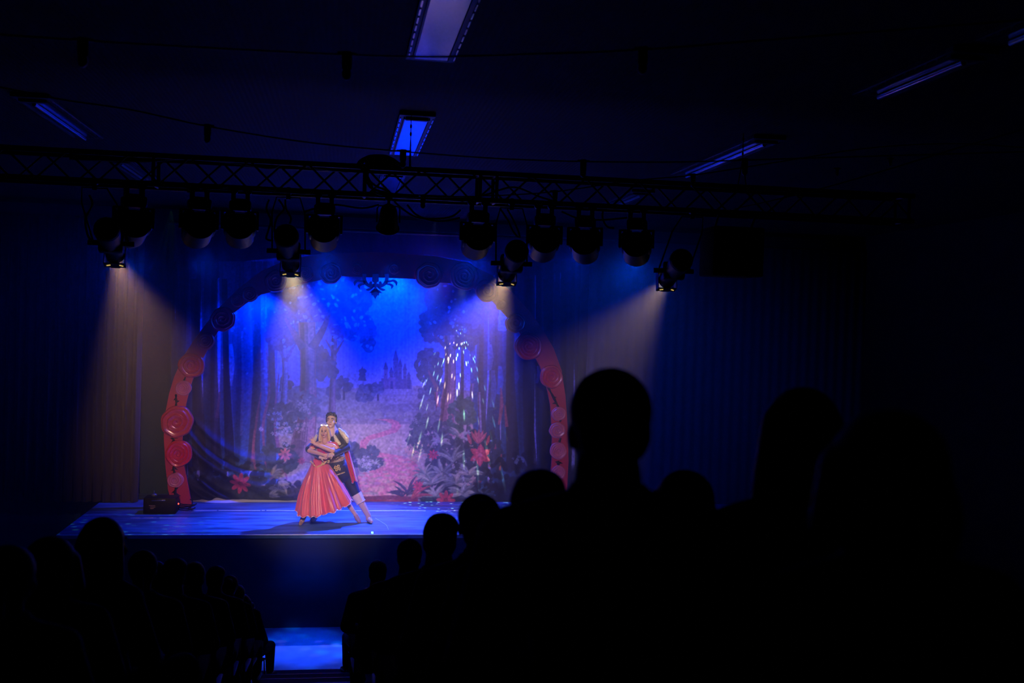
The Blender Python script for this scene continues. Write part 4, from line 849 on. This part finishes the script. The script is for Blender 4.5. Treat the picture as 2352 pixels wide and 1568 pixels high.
# off-shoulder sleeves, two puffs each
M_pk = mat('salmon_satin', (244, 98, 112), 0.34, sheen=0.3); M_pale = mat('pale_pink_satin', (250, 196, 200), 0.3, sheen=0.3)
for c, e, r in ((Q(758, 1021, -0.07), Q(777, 1031, -0.10), 1), (Q(722, 1022, -0.05), Q(716, 1028, -0.03), 0)):
    m = MB(); chain(m, [c, c.lerp(e, 0.5)+Vector((0, 0, 0.02)), e], [.048, .066, .030]) if r else chain(m, [c, e], [.05, .045])
    s_ = link('sleeve', remeshed('sleeve', m, 0.007, 3), M_pk, wo, True)
    if r:
        m = MB(); a_, b_2 = Q(747, 1021, -0.12), Q(776, 1027, -0.15)
        for k in range(3): m.tube(smoothpath([a_+Vector((0, 0, -.015*k)), a_.lerp(b_2, .5)+Vector((0, -0.02, .035-.026*k)), b_2+Vector((0, 0, -.012*k))], 6), [.006]+[.014]*11+[.005], 8)
        m.build('satin_fold', M_pale, s_)
# skirt
Lp = [(715, 1064), (706, 1084), (696, 1106), (686, 1138), (680, 1171)]; Rp = [(755, 1064), (770, 1086), (783, 1107), (797, 1130), (808, 1149)]
NR, NT = 40, 240; rows = []
def ip(L, t): f = t*(len(L)-1); i = min(int(f), len(L)-2); u = f-i; return Vector((L[i][0]*(1-u)+L[i+1][0]*u, L[i][1]*(1-u)+L[i+1][1]*u, 0))
for i in range(NR+1):
    t = i/NR; a, b_2 = ip(Lp, t), ip(Rp, t); c = (a+b_2)/2; A, B2, C = Q(a.x, a.y), Q(b_2.x, b_2.y), Q(c.x, c.y); hx = (B2-A)/2; dep = .125+.24*t**0.9; row = []
    for j in range(NT+1):
        th = 2*math.pi*j/NT
        fo = 0.62*math.sin(9*th+1.5-2.2*t)+0.36*math.sin(17*th+0.8-3.0*t)+0.2*math.sin(29*th+0.5-3.5*t); g_ = 1+0.16*min(1, t*1.7+0.05)*fo*(0.85 if abs(math.cos(th)) > .93 else 1)
        fr = max(0, -math.sin(th)); p = C+hx*math.cos(th)*(1+(g_-1)*0.35)+Vector((0, dep*math.sin(th)*g_, 0))
        p.z -= 0.085*fr*t**2*(1-0.4*math.cos(th)) ; p.z += 0.012*t*t*math.sin(22*th)
        row.append(p)
    rows.append(row)
mb = MB().grid(rows); bmesh.ops.remove_doubles(mb.bm, verts=mb.bm.verts, dist=1e-4)
sk = mb.build('skirt', M_pk, wo, True, auto=False); sd = sk.modifiers.new('t', 'SOLIDIFY'); sd.thickness = 0.006
m = MB(); m.tube([p+Vector((0, 0, -0.004)) for p in rows[-1][:-1]], [.007+.004*math.sin(k*1.3) for k in range(NT)], 6, True); m.build('lace_hem', M_pale, sk)
# dark underskirt
rows2 = [[rows[i][j].lerp(sum((rows[i][k] for k in range(0, NT, 30)), Vector())/8, 0.16)+Vector((0, 0, 0.0)) for j in range(0, NT+1, 2)] for i in range(6, NR+1, 2)]
MB().grid(rows2).build('underskirt', mat('plum_underskirt', (110, 24, 70), 0.6), wo, True, auto=False)
# gold lace along the bodice point
M_gold = mat('gold_lace', (250, 214, 130), 0.35, 0.1)
m = MB(); rr = random.Random(2)
for (x0, y0), (x1, y1), n, sp_ in (((713, 1058), (724, 1071), 12, 1.5), ((727, 1072), (757, 1059), 34, 2.2), ((739, 1064), (757, 1057), 20, 1.8)):
    for k in range(n):
        t = k/(n-1); p = Q(x0+(x1-x0)*t+rr.uniform(-sp_, sp_)*0.6, y0+(y1-y0)*t+rr.uniform(-sp_, sp_), -0.155+0.03*abs(t-.5)); m.ball(p, (.011, .006, .006), Euler((0, rr.uniform(0, 3), 0)).to_matrix(), 8)
m.build('gold_trim', M_gold, wo, True)
# hair and tiara
T = lambda v: HM @ (Vector(v)*hs)
m = MB(); m.ball(T((0, -.03, .045)), (.080*hs, .092*hs, .088*hs), HM.to_3x3(), 22)
for k in (-1, 1):
    chain(m, [T((k*.030, .045, .098)), T((k*.068, .035, .045)), T((k*.080, .020, -.03)), T((k*.090, .018, -.11)), T((k*.092, .03, -.17))], [.024*hs, .026*hs, .026*hs, .029*hs, .014*hs])
    chain(m, [T((k*.060, -.03, .02)), T((k*.085, -.02, -.08)), T((k*.075, -.01, -.17))], [.04*hs, .038*hs, .025*hs])
chain(m, [T((0, -.09, .0)), T((0, -.09, -.15))], [.07*hs, .06*hs])
wh_ = link('hair', remeshed('long_hair', m, 0.006, 2), mat('blond_hair', (226, 186, 134), 0.42, noise=0.2, nscale=30, stretch=(6, 6, 0.6)), wo, True)
m = MB(); arc = [T((.072*math.cos(a), .052*math.sin(a)-.004+.02, .098+.012*math.sin(a))) for a in [math.pi*k/16 for k in range(17)]]
m.tube(arc, .0042, 6)
for k in range(1, 16):
    h = (.014, .022, .014)[k % 3]+.022*math.sin(math.pi*k/16)**4; p = arc[k]; m.cyl(p, p+HM.to_3x3() @ Vector((0, 0, h)), .0045, .0015, 6).ball(p+HM.to_3x3() @ Vector((0, 0, h)), .0045, seg=8)
m.build('tiara', mat('sparkling_tiara', (235, 240, 250), 0.12, 0.7), wo, True)
for k in (-1, 1): MB().ball(T((k*.076, .006, -.055)), .0075, seg=10).build('earring', mat('sparkling_tiara', (235, 240, 250), 0.12, 0.7), wo, True)

# ---------------------------------------------------------------- dancer in the navy tunic behind her
mn = thing('person', 'dancer in navy tunic, magenta cape and pale boots, embracing the woman from behind', 'person', tuple(FP(790, 1192)))
GM = face_matrix(Q(761.5, 967, 0.08), (-0.20, -1, 0.22), (-0.02, 0.12, 1)); gs = 1.06
ftm, ftl = FP(851, 1193.5, 0.03), FP(716, 1194, 0.03)
hipR, hipL = Q(797, 1088, 0.24), Q(778, 1090, 0.22)
kneeR, ankR = Q(816, 1131, 0.20), Q(846, 1184, 0.16); kneeL, ankL = Q(738, 1140, 0.10), Vector((ftl.x+0.05, ftl.y+0.08, STAGE_Z+0.10))
m = MB(); head_solids(m, GM, gs, male=True)
nk = Q(769, 995, 0.16); cap_(m, GM @ Vector((0, -.03, -.08)), nk, .058, .066)
chain(m, [Q(771, 1010, 0.16), Q(773, 1035, 0.18), Q(777, 1062, 0.2), Q(784, 1086, 0.22)], [.13, .115, .105, .12]); chain(m, [Q(744, 1006, 0.14), nk, Q(785, 998, 0.12)], [.06, .075, .065])
shoR, elbR, wriR = Q(786, 998, 0.10), Q(796, 1027, -0.02), Q(766, 1043, -0.25); chain(m, [shoR, elbR, wriR], [.062, .05, .03]); hand_solids(m, wriR, Q(750, 1046, -0.33)-wriR, Q(764, 1036, -0.27)-Q(764, 1046, -0.27), 0.9, 0.5, -1)
shoL, elbL, wriL = Q(738, 1008, 0.14), Q(710, 1031, 0.02), Q(735, 1049, -0.20); chain(m, [shoL, elbL, wriL], [.062, .05, .03]); hand_solids(m, wriL, Q(752, 1050, -0.24)-wriL, Q(735, 1041, -0.24)-Q(735, 1051, -0.24), 0.9, 0.5, 1)
chain(m, [hipR, kneeR, ankR, ftm+Vector((0, 0, 0.0))], [.095, .062, .042, .03]); chain(m, [hipL, kneeL, ankL, ftl], [.095, .062, .042, .03])
link('body', remeshed('dancer_body', m, 0.0065, 3), M_skin2, mn, True)
face_parts(mn, GM, gs, (196, 110, 120), (26, 20, 30), closed=True, lid=(168, 110, 110))
T = lambda v: GM @ (Vector(v)*gs)
m = MB(); m.ball(T((0, -.030, .055)), (.080*gs, .090*gs, .085*gs), GM.to_3x3(), 22); chain(m, [T((-.06, .030, .085)), T((0, .062, .112)), T((.06, .030, .085))], [.026*gs, .030*gs, .026*gs])
for k in (-1, 1): chain(m, [T((k*.070, .01, .06)), T((k*.077, .012, -.01))], [.020*gs, .010*gs])
chain(m, [T((0, -.09, .03)), T((0, -.075, -.06))], [.045*gs, .04*gs])
for k in range(7): chain(m, [T((-.052+.017*k, .070, .090)), T((-.05+.016*k, .045, .118+.005*math.sin(k))), T((-.045+.014*k, -.03, .128))], [.014, .018, .016])
link('hair', remeshed('short_hair', m, 0.006, 1), mat('black_hair', (22, 22, 34), 0.3), mn, True)
M_navy = mat('navy_velvet', (16, 22, 74), 0.55, sheen=0.4)
m = MB(); chain(m, [Q(770, 1006, 0.16), Q(772, 1033, 0.18), Q(774, 1056, 0.19)], [.155, .135, .120]); chain(m, [Q(744, 1005, 0.14), Q(769, 999, 0.16), Q(783, 999, 0.11)], [.075, .09, .082])
chain(m, [shoR, elbR, elbR.lerp(wriR, 0.92)], [.082, .068, .046]); chain(m, [shoL, elbL, elbL.lerp(wriL, 0.9)], [.08, .066, .046])
link('tunic', remeshed('tunic', m, 0.008, 4), M_navy, mn, True)
rows = []                                                            # tunic skirt
for i in range(11):
    t = i/10; cx, cy = 771+9*t, 1049+37*t; hw = .145-.004*t; row = []
    for j in range(49):
        th = 2*math.pi*j/48; p = Q(cx, cy, 0.18)+Vector((hw*math.cos(th), .85*hw*math.sin(th)*(1+.04*t*math.sin(9*th)), 0.035*math.cos(th)*(0.4+t))); row.append(p)
    rows.append(row)
ts = MB().grid(rows).build('tunic_skirt', M_navy, mn, True); ts.modifiers.new('t', 'SOLIDIFY').thickness = 0.006
M_gb = mat('gold_brocade', (226, 190, 150), 0.35, 0.25, noise=0.5, nscale=60)
MB().tube([p+Vector((0, 0, 0)) for p in rows[-1][:-1]], .011, 6, True).build('gold_hem', M_gb, ts)
MB().grid([[Q(771.5, 1052, 0.18)+Vector(((.152+bl)*math.cos(k*math.pi/24), (.140+bl)*math.sin(k*math.pi/24), dz+.03*math.cos(k*math.pi/24))) for k in range(49)] for dz, bl in ((-.05, -.006), (-.035, .004), (.0, .006), (.035, .004), (.05, -.006))]).build('waist_sash', M_gb, mn, True, label='gold brocade waist sash')
m = MB(); rr = random.Random(9)                                       # scroll emblem on the skirt front
ec = Q(775, 1074.5, 0.0)
for k in range(4):
    a0 = k*1.571+0.5; m.tube(smoothpath([ec+Vector((r*math.cos(a0+u), 0, r*math.sin(a0+u)))*1.0 for r, u in ((.008, 0), (.03, .1), (.05, .5), (.045, 1.0), (.030, 1.1), (.026, .75))], 5), .0058, 6)
for k in range(10): m.ball(ec+Vector((rr.uniform(-.05, .05), 0, rr.uniform(-.04, .04))), (.010, .004, .006), seg=8)
m.build('gold_emblem', M_gold, mn, True)
# puffed pale panels on the sleeves
M_pf = mat('ivory_gold_brocade', (236, 216, 196), 0.4, 0.1, noise=0.35, nscale=50)
for pts, rs in (([Q(779, 985, 0.04), Q(788, 995, 0.0), Q(796, 1006, -0.03), Q(798, 1014, -0.04)], [.022, .046, .046, .026]), ([Q(768, 1000, -0.02), Q(773, 1011, -0.04), Q(780, 1019, -0.05)], [.020, .034, .026]),
                ([Q(727, 1000, 0.02), Q(722, 1010, -0.02), Q(718, 1017, -0.02)], [.024, .036, .022])):
    m = MB(); chain(m, pts, rs, 14); link('sleeve_panel', remeshed('panel', m, 0.006, 2), M_pf, mn, True)
# trousers and boots
m = MB(); chain(m, [Q(783, 1074, 0.2), Q(788, 1088, 0.22)], [.14, .145]); chain(m, [hipR, hipR.lerp(kneeR, .5), kneeR, kneeR.lerp(ankR, .16)], [.115, .100, .078, .074]); chain(m, [hipL, kneeL, kneeL.lerp(ankL, .3)], [.112, .078, .07])
link('trousers', remeshed('trousers', m, 0.009, 3), mat('navy_trousers', (20, 28, 84), 0.7), mn, True)
M_boot = mat('pale_mauve_boot', (196, 160, 160), 0.45); M_boot2 = mat('pale_boot_cuff', (216, 186, 186), 0.5)
for kn, an_, ft in ((kneeR, ankR, ftm), (kneeL, ankL, ftl)):
    m = MB(); top = kn.lerp(an_, .10); chain(m, [top, kn.lerp(an_, .55), an_], [.070, .060, .048]); fw = Vector((0.35, -1, 0)).normalized() if ft is ftm else Vector((-0.3, -1, 0)).normalized()
    hb = Vector((an_.x, an_.y, STAGE_Z+0.045)); chain(m, [an_, hb, hb+fw*0.09, hb+fw*0.15-Vector((0, 0, .008))], [.048, .042, .040, .032])
    bt = link('boot', remeshed('boot', m, 0.008, 3), M_boot, mn, True); d = (an_-kn).normalized()
    m = MB(); m.cyl(kn.lerp(an_, .06), kn.lerp(an_, .42), .092, .078, 28, caps=False); m.cyl(kn.lerp(an_, .42), kn.lerp(an_, .06), .074, .088, 28, caps=False)
    m.tube([kn.lerp(an_, .42)+d.orthogonal().normalized()*.080*math.cos(a)+d.cross(d.orthogonal().normalized())*.080*math.sin(a) for a in [k*math.pi/14 for k in range(28)]], .006, 6, True)
    m.build('boot_cuff', M_boot2, bt)
# cape hanging behind the arm
rows = []
for i in range(25):
    t = i/24; L_, R2 = Vector((787+21*t, 1026+82*t, 0)), Vector((798+22*t, 1022+82*t, 0)); row = []
    for j in range(33):
        u = j/32; p = Q(L_.x+(R2.x-L_.x)*u*1.05, L_.y+(R2.y-L_.y)*u+2*math.sin(u*9)*t, 0.03-0.06*t+0.05*u+0.020*math.sin(u*14+t)); row.append(p)
    rows.append(row)
cp_ = MB().grid(rows).build('cape', mat('magenta_cape', (206, 26, 84), 0.45, sheen=0.3), mn, True); cp_.modifiers.new('t', 'SOLIDIFY').thickness = 0.006
MB().tube([rows[i][-1] for i in range(25)], .006, 6).tube(rows[-1][:10], .007, 6).build('cape_piping', mat('white_piping', (230, 220, 240), 0.4), cp_)

# ---------------------------------------------------------------- seated audience, seen from behind in the dark
def seated_meshes(hair, voxel=0.014, hires=False):
    """one seated figure facing +Y, sitting height 0.88 above a 0.45 m seat; origin on the floor under the hips"""
    v = 0.008 if hires else voxel; out = {}
    HMx = Matrix.Translation((0, 0.02, 1.215)); male = hair in ('short', 'crop', 'bald')
    m = MB(); head_solids(m, HMx, 0.98, male=male)
    m.ball((0, -0.025, 1.235), (.076, .088, .088), seg=20)
    if male: chain(m, [(0, -.01, 1.14), (0, -.03, 1.03)], [.066, .078])
    sw = .195 if male else .170
    chain(m, [(0, -.03, .52), (0, -.06, .72), (0, -.045, .92)], [.15, .125, .14]); chain(m, [(-sw, -.04, 1.0), (0, -.03, 1.03), (sw, -.04, 1.0)], [.055, .07, .055])
    for s in (-1, 1):
        chain(m, [(s*.10, 0, .53), (s*.13, .42, .54), (s*.13, .43, .09)], [.09, .062, .042]); chain(m, [(s*.13, .43, .07), (s*.14, .56, .045)], [.04, .032])
        chain(m, [(s*sw, -.04, .99), (s*(sw+.055), .02, .75), (s*.10, .26, .64)], [.052, .042, .028]); hand_solids(m, (s*.10, .26, .64), (-s*.35, .9, -.15), (-s, -.3, 0), 0.9, 0.6, s)
    out['body'] = remeshed('seated_body', m, v, 3)
    m = MB(); chain(m, [(0, -.03, .54), (0, -.06, .72), (0, -.05, .92)], [.172, .152, .162]); chain(m, [(-sw, -.045, 1.0), (0, -.045, 1.035), (sw, -.045, 1.0)], [.074, .085, .074])
    m.tube([(.062*math.cos(a), -.02+.062*math.sin(a), 1.10) for a in [k*math.pi/10 for k in range(20)]], .018, 8, True)
    for s in (-1, 1): chain(m, [(s*sw, -.04, .99), (s*(sw+.06), .02, .75), (s*.115, .23, .65)], [.072, .062, .042])
    out['top'] = remeshed('seated_top', m, v*1.3, 4)
    m = MB()
    for s in (-1, 1): chain(m, [(s*.10, -.02, .54), (s*.13, .42, .545), (s*.13, .43, .15)], [.115, .082, .064])
    out['trousers'] = remeshed('seated_trousers', m, v*1.6, 3)
    m = MB(); chain(m, [(.13, .40, .055), (.135, .50, .05), (.14, .58, .04)], [.052, .05, .038]); out['shoe'] = remeshed('shoe', m, v*1.2, 2)
    m = MB(); C = Vector((0, -.012, 1.245))
    if hair in ('short', 'crop'):
        m.ball(C+Vector((0, -.008, .012)), (.083, .094, .088), seg=24); m.ball(C+Vector((0, -.045, -.03)), (.074, .055, .07), seg=20); m.ball(C+Vector((0, .05, .055)), (.055, .04, .035), seg=16)
        if hair == 'short': m.ball(C+Vector((.01, .0, .05)), (.080, .085, .06), seg=20)
    elif hair == 'long':
        m.ball(C+Vector((0, -.01, .018)), (.088, .100, .092), seg=24); chain(m, [C+Vector((0, -.03, 0)), C+Vector((0, -.075, -.12)), C+Vector((0, -.10, -.30))], [.092, .098, .085])
        for s in (-1, 1): chain(m, [C+Vector((s*.05, 0, .02)), C+Vector((s*.075, -.02, -.12)), C+Vector((s*.095, -.04, -.28))], [.05, .052, .045])
    elif hair == 'bob':
        m.ball(C+Vector((0, -.01, .018)), (.094, .104, .092), seg=24); chain(m, [C, C+Vector((0, -.05, -.08)), C+Vector((0, -.05, -.12))], [.10, .10, .085])
        for s in (-1, 1): chain(m, [C+Vector((s*.06, .02, .0)), C+Vector((s*.085, .01, -.10))], [.05, .045])
    elif hair == 'bun':
        m.ball(C+Vector((0, -.008, .014)), (.085, .096, .088), seg=24); m.ball(C+Vector((0, -.05, -.02)), (.075, .06, .07), seg=18); m.ball(C+Vector((0, -.105, .055)), .042, seg=16)
    elif hair == 'messy':
        m.ball(C+Vector((0, -.008, .014)), (.092, .10, .086), seg=24); rr_ = random.Random(3)
        for k in range(26):
            a, b = rr_.uniform(0, 6.28), rr_.uniform(-.2, 1.2); d = Vector((math.cos(a)*math.cos(b), math.sin(a)*math.cos(b)-.3, math.sin(b))).normalized(); chain(m, [C+d*.07, C+d*rr_.uniform(.100, .118)], [.022, .008], 8)
    elif hair == 'ponytail':
        m.ball(C+Vector((0, -.008, .014)), (.084, .096, .088), seg=24); chain(m, [C+Vector((0, -.09, .03)), C+Vector((0, -.14, 0)), C+Vector((0, -.13, -.14)), C+Vector((0, -.11, -.2))], [.03, .034, .03, .012])
    out['hair'] = remeshed('hair_'+hair, m, v*1.0, 2)
    return out
AUD = {}
def aud_mesh(h, hires=False):
    if (h, hires) not in AUD: AUD[(h, hires)] = seated_meshes(h, hires=hires)
    return AUD[(h, hires)]
CLOTH = [mat('dark_wool_'+n, c, 0.9) for n, c in (('charcoal', (34, 34, 38)), ('navy', (24, 28, 46)), ('brown', (44, 36, 30)), ('olive', (36, 38, 28)), ('grey', (58, 60, 66)), ('maroon', (50, 26, 32)))]
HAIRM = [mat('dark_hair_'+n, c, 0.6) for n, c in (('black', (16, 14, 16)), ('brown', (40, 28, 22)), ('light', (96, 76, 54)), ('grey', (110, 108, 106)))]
M_ask = mat('audience_skin', (150, 108, 88), 0.6); M_ash = mat('dark_shoe_leather', (20, 18, 18), 0.4)
def slot(o, m):
    o.material_slots[0].link = 'OBJECT'; o.material_slots[0].material = m
def audience(px, py, D, hair, label, top=0, hr=0, rz=0.0, hires=False, s=None, x=None):
    k = int((13.5-D)//0.9)+1; zf = TZ(k); D += 0.19-0.02*k
    if s is None: p = P(px, py, D); s = (p.z-zf)/1.335; X = p.x
    else: X = x
    ms = aud_mesh(hair, hires)
    t = thing('person', label, 'person', (X, D, zf), rz); t.scale = (s, s, s) if s > .9 else (s*1.06, s*1.06, s)
    for nm, key, m in (('body', 'body', M_ask), ('jacket', 'top', CLOTH[top]), ('trousers', 'trousers', CLOTH[(top+3) % 6]), ('hair', 'hair', HAIRM[hr])):
        me = ms[key]
        if not me.materials: me.materials.append(m)
        o = bpy.data.objects.new(nm, me); COL.objects.link(o); o.parent = t; slot(o, m)
    for sg in (1, -1):
        me = ms['shoe']
        if not me.materials: me.materials.append(M_ash)
        o = bpy.data.objects.new('shoe', me); COL.objects.link(o); o.parent = t; o.scale = (sg, 1, 1)
    CH.append((X, D, zf, rz, s, label)); return t
CH = []
A = audience
A(1400, 853, 2.15, 'crop', 'tall short-haired person, large head silhouetted against the curtain', 0, 0, 0, True)
A(1838, 905, 2.42, 'long', 'person with long straight hair beside the tall short-haired one', 1, 1, 0, True)
A(2032, 962, 1.5, 'bob', 'person with wide bobbed hair, darkest silhouette near the picture edge', 3, 0, 0, True)
A(1570, 1090, 3.1, 'bob', 'person with full rounded hair between the tall and long-haired ones', 2, 1, 0, True)
A(1232, 1090, 3.05, 'short', 'person with rounded short hair covering the foot of the rose arch', 3, 0, 0, True)
A(1101, 1138, 3.95, 'bun', 'person with smooth rounded head in front of the stage tape end', 1, 1, 0, True)
A(1010, 1186, 4.85, 'short', 'person with short hair whose head cuts the stage front edge', 4, 0, 0.1)
A(941, 1238, 6.65, 'crop', 'person with cropped round head just below the stage edge', 0, 0, 0)
A(868, 1287, 9.35, 'crop', 'person with faint rim-lit cropped head beside the aisle', 4, 3, 0.05)
A(0, 0, 8.45, 'long', 'person with long hair tucked behind the cropped round head', 5, 1, 0, s=0.9, x=.56)
A(0, 0, 11.15, 'short', 'person in grey jacket low beside the aisle, third row from the stage', 4, 1, 0.1, s=0.9, x=.47)
A(0, 0, 12.95, 'bob', 'front row person whose legs border the bright aisle floor', 1, 2, 0.3, s=0.9, x=.40)
A(0, 0, 5.75, 'long', 'long-haired person behind the head that cuts the stage edge', 2, 1, 0, s=0.95, x=.78)
A(241, 1195, 4.85, 'long', 'long-haired person with face turned, biggest silhouette before the stage edge', 3, 0, -0.5, True)
A(118, 1240, 3.95, 'bob', 'person with wide bob hair behind the long-haired one with turned face', 5, 1, 0, True)
A(22, 1256, 3.05, 'ponytail', 'person with ponytail cut off by the picture edge', 1, 1, 0, True)
A(330, 1266, 5.75, 'ponytail', 'person with ponytail just past the long-haired one with turned face', 2, 1, 0)
A(400, 1286, 6.65, 'short', 'person with round dark head, third silhouette along the dark aisle side', 0, 0, 0)
A(447, 1291, 7.55, 'crop', 'person with thin rim-lit grey head behind the round dark head', 4, 3, 0)
A(495, 1303, 9.35, 'short', 'person with upright round head halfway down the aisle side', 0, 0, 0)
A(529, 1322, 10.25, 'bun', 'person with bun and rim-lit crown below the upright round head', 1, 2, -0.05)
A(547, 1344, 11.15, 'crop', 'small person with blue rim on the crown, fourth row', 4, 3, -0.1)
A(558, 1366, 12.05, 'bob', 'child with blue-lit bob hair, second row by the aisle', 3, 2, -0.1)
A(573, 1384, 12.95, 'short', 'front row child with leg stretched into the bright aisle floor', 0, 0, -0.45)
A(360, 1292, 9.35, 'long', 'long-haired person one seat in from the upright round head', 5, 1, 0)
A(425, 1345, 11.15, 'ponytail', 'person with ponytail one seat in, near the stage', 2, 1, 0)
A(470, 1392, 12.95, 'bun', 'person with bun in the front row, one seat in from the aisle', 1, 1, 0)
A(195, 1275, 6.65, 'crop', 'person with cropped head mostly behind the one with turned face', 0, 0, 0)
# stacking chairs
M_ch = mat('black_chair_plastic', (18, 18, 20), 0.45); M_leg = mat('chair_steel', (60, 62, 68), 0.35, 0.7)
def chair0():
    t = thing('chair', 'dark stacking chair under a seated audience member, lost in shadow', 'chair', group='audience chairs')
    MB().box((0, 0.0, 0.41), (0.42, 0.42, 0.025), bev=0.01).build('seat', M_ch, t)
    MB().box((0, -0.245, 0.68), (0.40, 0.02, 0.22), Euler((R_(8), 0, 0)).to_matrix(), bev=0.008).build('backrest', M_ch, t)
    for s in (-1, 1):
        MB().tube([(s*.2, .19, 0.0), (s*.19, .17, .40)], .011, 8).build('leg', M_leg, t)
        MB().tube([(s*.2, -.24, 0.0), (s*.19, -.20, .40), (s*.19, -.255, .78)], .011, 8).build('leg', M_leg, t)
    return t
c0 = chair0()
for i, (X, D, z, rz, s, lb) in enumerate(CH):
    o = c0 if i == 0 else dup(c0)
    o.location = (X, D, z); o.rotation_euler = (0, 0, rz); o.scale = (min(1, s),)*3; o['label'] = 'dark stacking chair under the '+' '.join(lb.replace(',', '').split()[:11])

bpy.data.scenes.remove(LAB)
